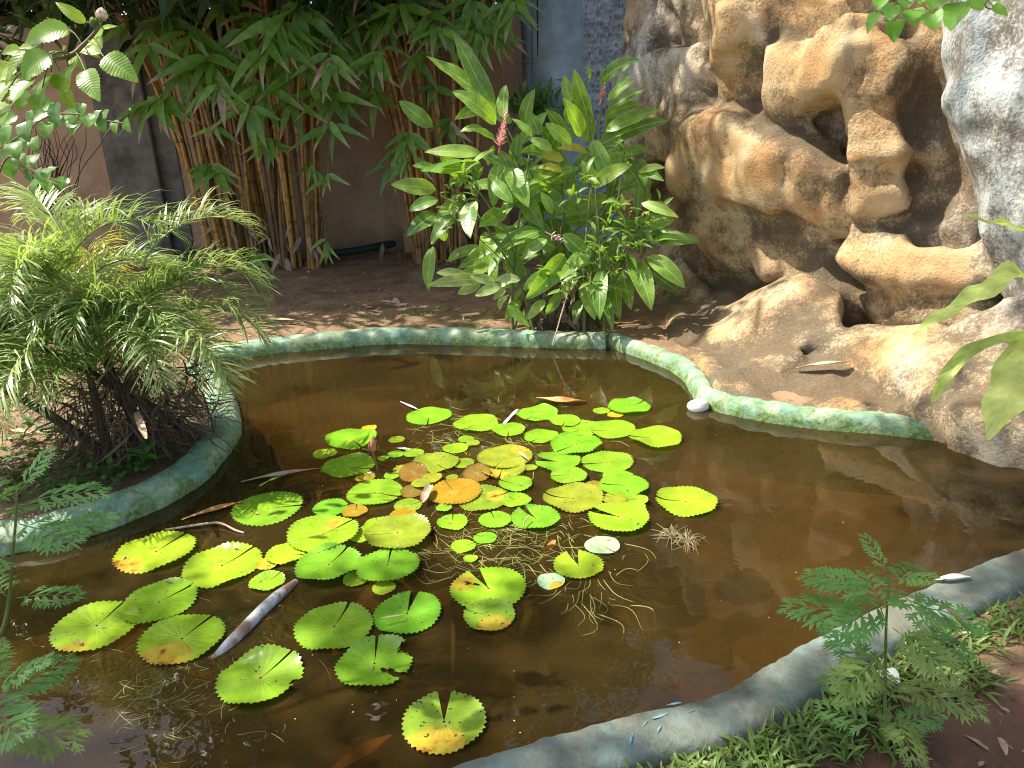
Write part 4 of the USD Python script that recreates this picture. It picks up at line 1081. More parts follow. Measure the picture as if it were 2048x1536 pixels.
floater("dry_sheath", strip([at(482, 964, .008), at(560, 948, .012), at(645, 936, .008)], .032), "straw", "long pale brown dry sheath floating from the left up to a large lily pad", "dry leaf")
floater("dry_sheath", strip([at(362, 1040, .004), at(430, 1018, .010), at(487, 1003, .014)], .034), "rust_leaf", "rusty brown pointed sheath floating near the left kerb", "dry leaf")
floater("floating_leaf", strip([at(1072, 797, .012), at(1120, 803, .018), at(1172, 803, .008)], .060, curl=.5), "rust_leaf", "curled orange dead leaf floating behind the lily pads", "dry leaf")
floater("floating_sliver", strip([at(800, 803, .010), at(838, 820, .012)], .016), "pale_scrap", "cream sliver pointing at the farthest-left back lily pad", "leaf sliver")
floater("floating_sliver", strip([at(1036, 818, .014), at(1005, 850, .006)], .020), "pale_scrap", "pale green-white sliver standing between two bright lily pads at the back", "leaf sliver")
floater("floating_sliver", strip([at(793, 896, .010), at(826, 899, .010)], .014), "pale_scrap", "white sliver behind the row of small lily pads", "leaf sliver")
floater("dead_scrap", strip([at(862, 970, .034), at(845, 1005, .026)], .040, curl=.6), "straw", "salmon coloured dead scrap between the brown curled pad and the orange pad", "dry leaf")
floater("dead_scrap", strip([at(1110, 1010 + 70, .006), at(1075, 1130, -.03)], .028), "rust_leaf", "brown dead leaf half sunk in the waterweed", "dry leaf")
floater("straw", strip([at(762, 1236, .03), at(808, 1229, .03)], .008), "straw", "thin straw lying across the lily pad with a wide notch", "straw")
floater("straw", strip([at(1036, 902, .035), at(1054, 917, .034)], .010), "pale_scrap", "pale straw lying on the large dull olive lily pad", "straw")
floater("straw", tube(curve([at(1047, 1054, .03), at(1049, 1042, .03), at(1058, 1032, .03)], 8), .003, 5)[:2], "straw", "small curved straw on a lily pad with its notch up left", "straw")
floater("floating_twig", tube(curve([at(330, 1060, .006), at(400, 1049, .012), at(438, 1046, .014), at(470, 1060, .008), at(488, 1066, .004)], 16), .005, 6)[:2], "straw", "bleached bent twig floating by the big pad near the left kerb", "twig")
lg = thing("floating_log", "pale grey and brown peeling log floating between the lower left lily pads", "log")
lp = curve([at(425, 1322, -.012), at(475, 1272, .006), at(535, 1210, .012), at(592, 1163, .004)], 18)
sl = np.linspace(0, 1, len(lp))
obj("log", tube(lp, .021 * np.clip(np.minimum((sl + .25) / .5, (1.12 - sl) / .3), 0, 1) ** .7, 10)[:2], "pale_log", lg)
obj("yellow_stem",
    (lambda c: tube(c, np.linspace(.013, .018, len(c)) * (1 + .18 * np.sin(np.arange(len(c)) * 2.1)), 8)[:2])(curve([at(575, 948, -.006), at(530, 970, -.012), at(488, 1003, -.02), at(455, 1040, -.03), at(420, 1082, -.05), at(408, 1100, -.07)], 30)),
    "yellow_stem", label="yellow-green ringed stem sunk just under the surface by the left kerb", cat="water plant stem")
stn = trimesh.creation.icosphere(3, 1.0)
sv = np.array(stn.vertices) * [.062, .045, .042]
sv *= 1 + .35 * (meshkit.fbm(sv * 22, 3, 5) - .5)[:, None]
obj("stone", (sv + at(1397, 812, .02), np.array(stn.faces)), "white_stone", label="white and yellowish stone sitting in the angle of the turquoise kerb", cat="stone")

# water weed: ribbons, stalks and roots below the surface, uncountable
def weed(name, n, region, zr, ln, wd, m, label, seed, fan=None):
    r = np.random.default_rng(seed); parts = []
    for _ in range(n):
        px, py = region(r)
        b = at(px, py, r.uniform(*zr))
        a = r.uniform(0, 2 * PI) if fan is None else fan(px, py) + r.normal(0, .5)
        L = r.uniform(*ln)
        d = np.array([math.cos(a), math.sin(a), 0]); sd_ = np.array([-d[1], d[0], 0]) * r.normal(0, .3) * L
        pts_ = curve([b, b + d * L * .5 + sd_ + [0, 0, r.uniform(-.03, .03)], b + d * L + sd_ * .2 + [0, 0, r.uniform(-.05, .02)]], 10)
        pts_[:, 2] = np.minimum(pts_[:, 2], -.0006)
        parts.append(tube(pts_, np.linspace(1, .4, len(pts_)) * r.uniform(*wd), 4, False)[:2])
    obj(name, join(parts), m, label=label, cat="water weed", kind="stuff")


def gauss_px(cx, cy, sx, sy):
    return lambda r: (cx + r.normal() * sx, cy + r.normal() * sy)


weed("water_weed", 640, gauss_px(1030, 1090, 100, 32), (-.016, -.001), (.06, .22), (.0012, .0032), "weed_under", "tangled olive waterweed under the surface in front of the lily pads", 1)
weed("water_weed", 110, gauss_px(1165, 1175, 45, 30), (-.022, -.004), (.10, .26), (.0015, .004), "weed_under", "olive waterweed ribbons fanning out below the pale mint pads", 2,
     fan=lambda px, py: math.atan2(-(py - 1140), px - 1180))
weed("water_weed", 260, gauss_px(930, 890, 100, 30), (-.012, .001), (.06, .24), (.0015, .004), "weed_under", "thin lily stalks crossing under the back lily pads", 3)
weed("water_weed", 380, gauss_px(350, 1390, 70, 55), (-.022, -.003), (.05, .16), (.0012, .003), "weed_under", "feathery dark waterweed sunk at the lower left of the pond", 4)
weed("water_weed", 130, gauss_px(520, 1260, 60, 60), (-.03, -.004), (.06, .2), (.001, .0025), "stalk_brown", "brown hair-like roots trailing under the pale log", 5)
for k, (pts_, wd, m, lab) in enumerate([
    ([(1200, 1195), (1225, 1215), (1262, 1250)], .045, "weed_under", "broad olive leaf sunk below the waterweed, pointing at the near kerb"),
    ([(1188, 1215), (1187, 1245), (1186, 1275)], .026, "weed_under", "narrow olive ribbon leaf sunk straight below the mint pads"),
    ([(1052, 1200), (1056, 1230), (1040, 1272)], .030, "yellow_stem", "yellowish curved leaf sunk beside the yellowing spotted pad"),
    ([(660, 1545), (720, 1505), (782, 1470)], .040, "rust_leaf", "orange brown sheath sunk at the bottom of the photograph"),
    ([(905, 1240), (906, 1290), (905, 1345)], .014, "straw", "faint straight stalk sunk below the yellowing pads"),
    ([(640, 955), (638, 985), (632, 1015)], .022, "rust_leaf", "brown stalk sunk in front of a large bright pad at the left"),
    ([(1180, 755), (1150, 762), (1120, 770)], .05, "weed_under", "dim leaf sunk behind the floating orange leaf")]):
    obj("sunken_leaf", strip([at(a, b, -.008 - .006 * (i == 1)) for i, (a, b) in enumerate(pts_)], wd, curl=.1), m, label=lab, cat="sunken leaf")
tuft = []
r = np.random.default_rng(5)
for k in range(90):
    b = at(1343 + (k % 2) * 30 + r.normal() * 3, 1073 + (k % 2) * 12 + r.normal() * 2, .004)
    a = r.uniform(0, 2 * PI); L = r.uniform(.02, .10)
    tuft.append(tube(curve([b, b + [math.cos(a) * L * .5, math.sin(a) * L * .5, r.uniform(0, .04)], b + [math.cos(a) * L, math.sin(a) * L, r.uniform(-.02, .02)]], 6), .0010, 4, False)[:2])
obj("root_tuft", join(tuft), "root_straw", label="straw coloured tuft of roots floating right of the lily pads", cat="root tuft")
# specks on the water
r = np.random.default_rng(8)
px = np.stack([r.uniform(480, 1700, 90), r.uniform(720, 1480, 90)], 1)
bs = np.array([at(a, b, .0035) for a, b in px])
keep = shapely.contains_xy(pond.buffer(-.05), bs[:, 0], bs[:, 1])
tri = (np.array([[-.5, 0, 0], [.5, -.2, 0], [.6, .3, .02], [-.3, .4, 0]]), np.array([[0, 1, 2], [0, 2, 3]]))
m = scatter([tri], bs[keep], np.column_stack([r.normal(size=(keep.sum(), 2)), 0 * bs[keep, 0]]), np.tile([0, 0, 1.0], (keep.sum(), 1)), r.uniform(.002, .006, keep.sum()), r)
obj("water_specks", m[:2], "pale_scrap", smooth=False, label="pale specks and bits of dust floating all over the water", cat="floating specks", kind="stuff")

# ---------------------------------------------------------------- bamboo
def make_culm(base, lean, height, r0, rr, arch=.6):
    """One cane: nodes every 20 to 30 cm, leaning out and arching over near its top. Returns mesh, node values, path."""
    n_nodes = max(2, int(height / rr.uniform(.20, .28)))
    s, rad, nd = [], [], []
    for k in range(n_nodes + 1):
        for o, g, d in ((-.006, 1.0, .25), (0., 1.16, 1.), (.007, .98, .5), (.05, 1.0, .1)):
            s.append(k / n_nodes * height + o); rad.append(g); nd.append(d)
    s, rad, nd = np.array(s), np.array(rad), np.array(nd)
    t = np.clip(s / height, 0, 1)
    wob = .012 * np.sin(s * 2.1 + rr.uniform(0, 6))
    path = base + np.outer(s * (1 - .25 * t ** 3), [0, 0, 1.0]) + np.outer(lean[2] * t + arch * t ** 3.2, [lean[0], lean[1], 0]) * 1.0
    path[:, 0] += wob
    R = r0 * rad * (1 - .72 * t ** 1.4)
    v, f, _ = tube(path, R, 7)
    return (v, f), np.concatenate([np.repeat(nd, 7), [0, 0]]), path


bam_leaf = [leaf("bamboo", .185, 7, 2, .25, d, 0., 0., tw) for d, tw in ((.25, .1), (.6, -.2), (.9, .25), (.45, .4))]
bam_lo = [leaf("bamboo", .185, 4, 2, .2, d) for d in (.4, .8)]


def bamboo(label, cx, cy, spread, n, hrange, r0, m, seed, xs=None):
    rr = np.random.default_rng(seed)
    t = thing("bamboo_clump", label, "bamboo")
    paths = []
    for k in range(n):
        px_ = rr.uniform(-1, 1); py_ = rr.uniform(-1, 1)
        b = np.array([cx + px_ * spread[0], cy + py_ * spread[1] - .10 * abs(px_), 0.])
        b[2] = ground_z(b[0], b[1]) - .05
        out = unit([px_ + rr.normal() * .25, -.25 + rr.normal() * .25, 0])
        lean = (out[0], out[1], rr.uniform(.10, .5) * (.25 + abs(px_)))
        h = rr.uniform(*hrange)
        (v, f), nd, path = make_culm(b, lean, h, r0 * rr.uniform(.6, 1.15), rr, rr.uniform(.15, .7))
        obj("culm", (v, f), m if rr.random() < .8 else "culm_dull", t, attrs={"node": nd})
        paths.append(path)
    for k in range(n // 3):      # broken, short canes and stubs
        px_ = rr.uniform(-1, 1)
        b = np.array([cx + px_ * spread[0], cy - spread[1] * rr.uniform(.3, 1.2), 0.]); b[2] = ground_z(b[0], b[1]) - .05
        (v, f), nd, path = make_culm(b, (px_, -.2, rr.uniform(.0, .15)), rr.uniform(.12, 1.3), r0 * rr.uniform(.6, 1.), rr, .05)
        obj("culm", (v, f), "culm_dull", t, attrs={"node": nd})
    return t, paths


B1 = at(545, 530, .08)
clump1, paths1 = bamboo("large bamboo clump of many yellow canes in front of the tan wall on the left", -2.72, 8.85, (.62, .24), 70, (3.6, 6.2), .030, "culm_yellow", 31)
clump2, paths2 = bamboo("smaller bamboo clump of yellow canes standing behind the ginger, before the ochre pillar", -.66, 8.75, (.36, .24), 30, (3.4, 5.6), .026, "culm_yellow", 32)

# sprays of leaves hanging before the canes: (x, y, leaves, length px, turn)
SPRAYS1 = [(350, 5, 5, 120), (300, 200, 5, 105), (330, 190, 6, 95), (420, 120, 7, 115), (400, 100, 5, 120), (470, 150, 6, 105), (440, 175, 6, 95), (330, 30, 5, 110), (450, 0, 5, 115), (510, 30, 5, 110),
           (560, 40, 7, 115), (600, 10, 6, 120), (590, 70, 6, 110), (560, 100, 7, 110), (640, 60, 7, 115), (660, 110, 6, 105), (680, 30, 6, 110), (610, 130, 6, 105), (540, 85, 5, 120), (520, 170, 5, 110),
           (700, 80, 7, 105), (690, 0, 6, 115), (640, 175, 5, 105), (480, 60, 6, 100), (585, 205, 4, 100), (380, 60, 5, 105), (540, 280, 8, 68), (420, 328, 7, 80), (440, 345, 5, 66), (655, 350, 4, 55),
           (510, 505, 9, 58), (650, 485, 5, 50), (660, 250, 5, 90), (430, 250, 4, 70), (670, 190, 6, 100), (500, 215, 5, 90), (360, 130, 5, 100), (270, 40, 4, 110), (300, 90, 4, 110), (620, 330, 4, 60)]
SPRAYS2 = [(730, 40, 6, 105), (770, 20, 6, 105), (760, 100, 6, 95), (740, 140, 6, 85), (800, 10, 6, 105), (860, 30, 7, 95), (840, 0, 6, 100), (900, 20, 7, 95), (940, 0, 6, 95), (880, 60, 6, 80), (820, 270, 6, 70), (800, 290, 6, 75),
           (975, 40, 8, 100), (980, 50, 7, 105), (950, 60, 5, 90), (1010, 5, 6, 90), (1030, 0, 5, 80), (840, 110, 5, 75), (820, 320, 5, 60), (780, 330, 4, 60), (870, 170, 4, 70), (745, 190, 5, 80), (900, 240, 5, 70)]


def sprays(t, lst, seed, depth, cap=300):
    rr = np.random.default_rng(seed); n = 0
    for x, y, k, lp_ in lst:
        dd = rr.uniform(*depth)
        b = dep(x, y, dd)
        for i in range(k):
            a = (i - (k - 1) / 2) / max(1, k - 1) * rr.uniform(1.9, 2.7) + rr.normal() * .12
            L = lp_ * dd / FPX * rr.uniform(.75, 1.15)
            d = unit(np.array([math.sin(a), -.45 + rr.normal() * .25, -math.cos(a) * .95 - .12]))
            b2_ = b + rr.normal(size=3) * .02
            m = put(bam_leaf[rr.integers(0, 4)], b2_, b2_ + d * L, np.array([.1 * rr.normal() - .2, -.9, .5]) + rr.normal(size=3) * .2)
            obj("leaf", m[:2], "bamboo_leaf" if rr.random() > .035 else "dry_leaf", t, uv=m[2])
            n += 1
        tw = curve([b + [rr.normal() * .05, .35, .25], b + [0, .12, .12], b], 6)
        obj("branch", tube(tw, .0045, 4)[:2], "culm_dull", t)
    return n


sprays(clump1, SPRAYS1, 41, (7.0, 7.7))
sprays(clump2, SPRAYS2, 42, (7.1, 7.8))


def crown_stuff(t, name, n, centre, size, L, m, seed, tmpl=None, droop=.6, hole=None):
    """The mass of leaves behind and above: uneven clumps."""
    rr = np.random.default_rng(seed)
    nc = max(6, n // 110)
    cc = np.asarray(centre) + rr.normal(size=(nc, 3)) * np.asarray(size) * .62
    cs = rr.uniform(.16, .45, nc)
    w = rr.integers(0, nc, n)
    b = cc[w] + rr.normal(size=(n, 3)) * cs[w][:, None] * [1, 1, .7]
    if hole is not None:
        b = b[hole(b)]
    n = len(b)
    d = unit(rr.normal(size=(n, 3)) * [1, 1, .6] + [0, 0, -droop])
    up = rr.normal(size=(n, 3)) * .5 + [0, 0, 1.0]
    msh = scatter(tmpl or bam_lo, b, d, up, rr.uniform(.7, 1.2, n) * L, rr)
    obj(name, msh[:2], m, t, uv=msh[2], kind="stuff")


def hide_low(zmin):
    return lambda b: b[:, 2] > zmin + .35 * np.abs(np.sin(b[:, 0] * 5.1)) + .12 * (b[:, 1] - 7)


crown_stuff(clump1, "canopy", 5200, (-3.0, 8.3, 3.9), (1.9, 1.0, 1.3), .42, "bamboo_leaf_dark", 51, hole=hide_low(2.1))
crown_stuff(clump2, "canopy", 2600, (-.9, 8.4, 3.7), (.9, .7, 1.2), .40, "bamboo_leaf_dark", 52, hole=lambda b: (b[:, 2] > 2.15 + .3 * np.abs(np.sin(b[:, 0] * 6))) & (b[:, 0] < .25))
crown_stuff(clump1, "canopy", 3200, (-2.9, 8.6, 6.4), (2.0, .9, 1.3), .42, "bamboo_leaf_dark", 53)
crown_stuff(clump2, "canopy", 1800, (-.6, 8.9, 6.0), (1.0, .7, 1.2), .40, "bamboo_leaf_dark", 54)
# dry sheaths at the foot of the canes
for t_, c_, n_, sd_ in ((clump1, (-2.72, 8.55), 40, 61), (clump2, (-.66, 8.45), 22, 62)):
    rr = np.random.default_rng(sd_)
    b = np.column_stack([c_[0] + rr.uniform(-.7, .7, n_), c_[1] + rr.normal(size=n_) * .12, rr.uniform(.05, .6, n_)])
    msh = scatter(bam_leaf, b, unit(rr.normal(size=(n_, 3)) * [.6, .4, .3] + [0, -.1, -.9]), np.tile([0, -1, .3], (n_, 1)) + rr.normal(size=(n_, 3)) * .4, rr.uniform(.15, .3, n_), rr)
    obj("dead_sheaths", msh[:2], "dry_leaf", t_, uv=msh[2], kind="stuff")

# trees beyond the wall and beside the pond (their shade falls into the picture)
def tree(label, x, y, h, crowns, m, seed, L, n, group=None):
    rr = np.random.default_rng(seed)
    t = thing("shade_tree", label, "tree", group)
    top = np.array([x, y, h])
    trunk = curve([(x, y, -.1), (x + .1, y + .05, h * .4), (x - .05, y, h * .7), top], 14)
    parts = [tube(trunk, np.linspace(.16, .05, len(trunk)), 9)[:2]]
    for c in crowns:
        a = trunk[rr.integers(6, 13)]
        parts.append(tube(curve([a, (a + c[0]) / 2 + [0, 0, .3], c[0]], 8), np.linspace(.05, .012, 9)[:len(curve([a, (a + c[0]) / 2 + [0, 0, .3], c[0]], 8))], 6)[:2])
    obj("trunk", join(parts), "bark", t)
    for c, s_ in crowns:
        crown_stuff(t, "crown", n, c, s_, L, m, rr.integers(1e6), [leaf("ovate", .5, 4, 2, .2, .4), leaf("ovate", .45, 4, 2, .2, .9)], .4)


tree("dark leafy tree beyond the tan wall at the left", -5.5, 11.5, 5.2, [((-6.5, 11.2, 4.3), (1.5, .8, 1.2)), ((-4.2, 11.4, 4.5), (1.4, .8, 1.3)), ((-5.2, 11., 6.), (1.6, .9, 1.)), ((-8.3, 11, 4.4), (1.3, .8, 1.3)), ((-6., 10.6, 3.6), (2.4, .4, .9)), ((-4.2, 11.4, 7.4), (1.6, .7, 1.2))], "tree_leaf", 71, .30, 2600)
tree("dark leafy tree beyond the tan wall behind the bamboo", -1.6, 12.2, 5.5, [((-2.2, 11.6, 4.4), (1.5, .8, 1.2)), ((-.4, 11.6, 4.4), (1.2, .8, 1.3)), ((-1.4, 11.6, 6.), (1.6, .9, 1.)), ((-1.8, 10.6, 3.6), (1.9, .4, .9)), ((.2, 11.2, 6.4), (1.4, .7, 1.5)), ((1.4, 10.8, 5.6), (1.1, .6, 1.5)), ((-1.6, 11.4, 7.6), (1.7, .7, 1.2))], "tree_leaf", 72, .30, 2600)


def shade_canopy(t, name, n, ground, hr, seed, L, m="tree_leaf"):
    """Leaves of an overhanging tree, hung where the sun throws their shade on the given ground points."""
    rr = np.random.default_rng(seed)
    g = ground(rr, n)
    # leaves stand in twigs of a few, so that the shade has clumps and flecks
    h = rr.uniform(*hr, len(g))
    b = np.column_stack([g[:, 0] + SUN_H[0] * COT * h, g[:, 1] + SUN_H[1] * COT * h, h]) + rr.normal(size=(len(g), 3)) * .05
    d = unit(rr.normal(size=(len(g), 3)) * [1, 1, .5] + [0, 0, -.3])
    msh = scatter([leaf("ovate", .5, 4, 2, .2, .4), leaf("ovate", .45, 4, 2, .2, .9)], b, d, rr.normal(size=b.shape) * .5 + [0, 0, 1.], rr.uniform(.7, 1.3, len(g)) * L, rr)
    obj(name, msh[:2], m, t, uv=msh[2], kind="stuff")


def near_shade(rr, n):
    nc = 500
    cx_ = rr.uniform(-2.4, 3.4, nc); cy_ = rr.uniform(-.6, 3.6, nc)
    edge = np.where(cx_ > 0, 1.43 + .46 * cx_, 1.50)
    p0 = np.where((cx_ > -.6) & (cx_ < .35) & (cy_ > 1.6) & (cy_ < 2.3), .38, .62)
    p = np.where(cy_ < edge - .05, 1., np.where((cx_ < .35) & (cy_ < 2.55), p0, np.where((cx_ > 1.9) & (cy_ < 3.7), .3, 0.)))
    k = rr.random(nc) < p
    cx_, cy_ = cx_[k], cy_[k]
    w = rr.integers(0, len(cx_), n)
    return np.column_stack([cx_[w] + rr.normal(size=n) * .11, cy_[w] + rr.normal(size=n) * .10])


ts = thing("shade_tree", "leafy tree at the left of the pond, overhanging its near end and throwing flecked shade", "tree")
tr_ = curve([(-8.2, .2, -.1), (-8.0, .3, 2.8), (-7.6, .5, 5.4), (-6.2, .8, 7.3), (-4.8, 1.1, 8.2)], 20)
limbs = [tube(tr_, np.linspace(.17, .04, len(tr_)), 9)[:2]]
for e in ((-4.6, 2.6, 8.2), (-3.2, 1.6, 8.4), (-5.4, .2, 7.9), (-2.4, 2.3, 8.3), (-6.2, 2.6, 7.6), (-3.6, .6, 7.8)):
    limbs.append(tube(curve([tr_[-6], (tr_[-6] + e) / 2 + [0, 0, .25], e], 8), np.linspace(.05, .01, 9), 6)[:2])
obj("trunk", join(limbs), "bark", ts)
shade_canopy(ts, "crown", 8000, near_shade, (6.6, 9.2), 81, .15)


def back_shade(rr, n):
    cx_ = rr.uniform(-6, .5, 170); cy_ = rr.uniform(6.7, 9.6, 170)
    w = rr.integers(0, 170, n)
    return np.column_stack([cx_[w] + rr.normal(size=n) * .14, cy_[w] + rr.normal(size=n) * .12])


tb = thing("shade_tree", "leafy tree left of the bamboo whose crown shades the soil before the wall", "tree")
tr_ = curve([(-8.2, 7.0, -.1), (-8.1, 7.1, 2.), (-7.4, 7.3, 3.6), (-5.6, 7.6, 5.0)], 16)
limbs = [tube(tr_, np.linspace(.19, .04, len(tr_)), 9)[:2]]
for e in ((-4.2, 8.2, 5.0), (-3.6, 7.2, 4.8), (-6.4, 8.6, 4.9), (-6.2, 6.9, 4.8)):
    limbs.append(tube(curve([tr_[-5], (tr_[-5] + e) / 2 + [0, 0, .25], e], 8), np.linspace(.05, .01, 9), 6)[:2])
obj("trunk", join(limbs), "bark", tb)
shade_canopy(tb, "crown", 1900, back_shade, (4.2, 5.6), 82, .16)

# ---------------------------------------------------------------- feathery palm on the left bank
pl = thing("palm", "bushy palm with fine arching yellow-green fronds on the left bank, dead leaves round its foot", "palm")
pr_ = np.random.default_rng(91)
PB = at(285, 890, .08)
leaflet = [leaf("strap", .036, 6, 1, .0, d) for d in (.5, 1.0, 1.7)]


def frond(start, az, el, L, droop, seed, ll=.26, n=58, m="palm_leaf"):
    rr = np.random.default_rng(seed)
    s = np.linspace(0, 1, 26)
    ang = el - droop * s ** 1.4
    dirs = np.stack([np.cos(ang) * math.cos(az), np.cos(ang) * math.sin(az), np.sin(ang)], 1)
    pth = start + np.vstack([[0, 0, 0], np.cumsum(dirs[:-1] * L / 25, 0)])
    side0 = np.array([-math.sin(az), math.cos(az), 0])
    parts = [tube(pth, np.linspace(.0065, .0016, 26), 5, False)]
    b, d, up, sz = [], [], [], []
    for k in range(n):
        q = .16 + .84 * k / (n - 1)
        i = min(24, int(q * 25)); fr = q * 25 - i
        p_ = pth[i] * (1 - fr) + pth[min(25, i + 1)] * fr
        T = dirs[i]; N = unit(np.cross(T, side0)) if abs(T[2]) < .999 else np.array([0, 0, 1.])
        if N[2] < 0: N = -N
        for sg in (-1, 1):
            dd = unit(T * (.55 + .5 * q) + sg * side0 * (1.0 - .35 * q) + N * rr.uniform(-.05, .45) + rr.normal(size=3) * .16)
            b.append(p_); d.append(dd); up.append(N + rr.normal(size=3) * .25)
            sz.append(ll * (math.sin(PI * min(1, q * .86 + .1)) ** .6) * rr.uniform(.8, 1.12))
    parts.append(scatter(leaflet, b, np.array(d), np.array(up), sz, rr))
    return join(parts)


CROWNS = [(PB + [-.22, .06, .80], 19), (PB + [.06, -.02, .60], 15), (PB + [-.52, -.10, .66], 17), (PB + [-.05, -.24, .46], 9), (PB + [-.48, -.28, .42], 11)]
k = 0
for ci, (c, n) in enumerate(CROWNS):
    for i in range(n):
        az = i / n * 2 * PI + pr_.normal() * .25 + ci
        el = pr_.uniform(.25, 1.25)
        f = frond(c + pr_.normal(size=3) * .03, az, el, pr_.uniform(.48, .84), pr_.uniform(1.7, 3.0), 900 + k, pr_.uniform(.19, .28))
        obj("frond", f[:2], "palm_leaf_yellow" if k in (5, 40) else "palm_leaf", pl, uv=f[2])
        k += 1
for px_, py_, az, el, L, dr in ((90, 440, PI * .75, 1.0, .8, 2.0), (80, 520, PI, .7, .9, 1.8), (380, 560, .2, .75, .6, 2.2), (310, 470, .6, .9, .7, 1.9), (400, 640, -.1, .45, .6, 1.9), (60, 640, -2.6, .5, .8, 1.7), (200, 700, -1.8, .5, .8, 1.8), (380, 700, -.6, .4, .6, 2.0)):
    f = frond(dep(px_ * .6 + 230 * .4, py_ * .6 + 640 * .4, 3.75), az, el, L, dr, 1000 + k, .24); k += 1
    obj("frond", f[:2], "palm_leaf", pl, uv=f[2])
for c, n in CROWNS:
    b = PB + [pr_.normal() * .12, pr_.normal() * .1, -.05]
    obj("stem", tube(curve([b, (b + c) / 2 + [0, 0, .05], c + [0, 0, .04]], 10), np.linspace(.03, .015, 11)[:len(curve([b, (b + c) / 2, c], 10))], 8)[:2], "bark", pl)
n = 1700
a = pr_.uniform(0, 2 * PI, n); rad = pr_.uniform(.02, .31, n)
b = PB + np.column_stack([np.cos(a) * rad * 1.25, np.sin(a) * rad, pr_.uniform(.02, .46, n)])
d = unit(np.column_stack([np.cos(a) * .6, np.sin(a) * .6, -.6 + .7 * pr_.normal(size=n)]) + pr_.normal(size=(n, 3)) * .5)
msh = scatter([leaf("strap", .03, 5, 1, 0, .8), leaf("strap", .05, 4, 1, 0, 1.6), leaf("strap", .02, 4, 1, 0, .4)], b, d, pr_.normal(size=(n, 3)), pr_.uniform(.07, .26, n), pr_)
obj("dead_skirt", msh[:2], "palm_dead", pl, uv=msh[2], kind="stuff", label="dark dead fronds round the foot")

# pale pot behind the palm
s = np.array([(.0, .0), (.13, .0), (.15, .02), (.20, .16), (.235, .30), (.24, .36), (.265, .37), (.27, .42), (.25, .43), (.22, .42), (.21, .33), (0, .31)])
th = np.linspace(0, 2 * PI, 41)[:-1]
pv = np.stack([s[:, None, 0] * np.cos(th), s[:, None, 0] * np.sin(th), s[:, None, 1] + 0 * th], -1).reshape(-1, 3)
pc = at(-25, 648, .08); pc[2] = ground_z(pc[0], pc[1])
obj("flower_pot", (pv * 1.12 + pc, grid_faces(len(s), 40, True)), "pale_pot", smooth=35, label="pale grey round concrete pot at the left edge behind the palm", cat="pot")

# ---------------------------------------------------------------- red ginger on the far kerb
gg = thing("ginger_plant", "tall ginger plant with long glossy leaves and pink flower spikes behind the far kerb", "plant")
gr = np.random.default_rng(101)
GB = at(1120, 662, .08) + [0, .12, 0]
GD = (GB - EYE) @ fw
glf = [leaf("lance", .24, 13, 4, .22, d, .035, 0., tw, gr) for d, tw in ((.35, .15), (.8, -.2), (1.2, .2), (.55, -.35), (1.0, .4))]


def g(x, y):
    return 650 + x / 2.926, y / 2.926


def gleaf(x0, y0, x1, y1, w, m="ginger_leaf", dz=0., pale=False):
    """One leaf seen from (x0, y0) to (x1, y1) in the photograph."""
    d0 = GD + dz + gr.uniform(-.22, .12)
    d1 = d0 - gr.uniform(-.05, .22)
    a, b = dep(x0, y0, d0), dep(x1, y1, d1)
    L = np.linalg.norm(b - a)
    asp = float(np.clip(1.22 * w * d0 / FPX / L, .14, .42))
    mm = leaf("lance", asp, 13, 4, .22, gr.uniform(.3, 1.0), .03, 0., gr.uniform(-.3, .3), gr)
    m3 = put(mm, a, b, np.array([gr.normal() * .3 - .1, -.75, .6]) + gr.normal(size=3) * .12)
    obj("leaf", m3[:2], m, gg, uv=m3[2])


GL = [(990, 700, 750, 195, 100), (960, 600, 590, 330, 105), (1000, 730, 745, 535, 95), (1050, 690, 1060, 495, 75), (1010, 840, 870, 765, 65), (920, 900, 580, 890, 75), (900, 950, 620, 1010, 85), (1000, 870, 800, 1050, 48),
      (1020, 950, 985, 1215, 82), (1075, 980, 1190, 1215, 95), (1150, 1120, 1280, 1335, 105), (1100, 970, 1130, 780, 72), (1220, 1110, 1420, 1250, 120), (1500, 800, 1390, 575, 88), (1560, 720, 1460, 405, 88), (1440, 600, 1400, 440, 78),
      (1600, 490, 1840, 345, 85), (1650, 590, 1820, 465, 60), (1650, 650, 1890, 515, 65), (1640, 770, 1960, 640, 78), (1590, 860, 2010, 705, 95), (1630, 690, 1860, 610, 60), (1440, 850, 1290, 720, 80), (1400, 790, 1290, 640, 80),
      (1330, 880, 1190, 810, 72), (1260, 790, 1190, 650, 68), (1210, 800, 1090, 690, 60), (650, 1110, 385, 1080, 85), (660, 1170, 490, 1235, 85), (660, 1000, 510, 970, 78), (860, 1000, 560, 1000, 70), (980, 1060, 1100, 1190, 85),
      (1560, 1000, 1800, 900, 70), (1560, 1090, 1800, 960, 75), (1840, 1010, 1990, 980, 55), (1840, 1000, 1985, 1060, 45), (1850, 1000, 1870, 1095, 45), (1850, 1330, 2045, 1290, 85), (1280, 1350, 985, 1490, 105), (1300, 1400, 1150, 1520, 85),
      (1390, 1370, 1560, 1520, 95), (1540, 480, 1530, 385, 60), (1700, 560, 1790, 430, 55), (1050, 1240, 900, 1330, 80), (940, 640, 760, 700, 70), (930, 760, 790, 770, 70), (1640, 480, 1640, 390, 50), (1330, 1250, 1260, 1120, 70),
      (1750, 900, 1900, 870, 60), (1270, 900, 1150, 890, 65), (1700, 800, 1800, 740, 60), (1600, 1060, 1500, 940, 80), (1480, 980, 1330, 1060, 80)]
for a in GL:
    (x0, y0), (x1, y1) = g(a[0], a[1]), g(a[2], a[3])
    gleaf(x0, y0, x1, y1, a[4] / 2.926)
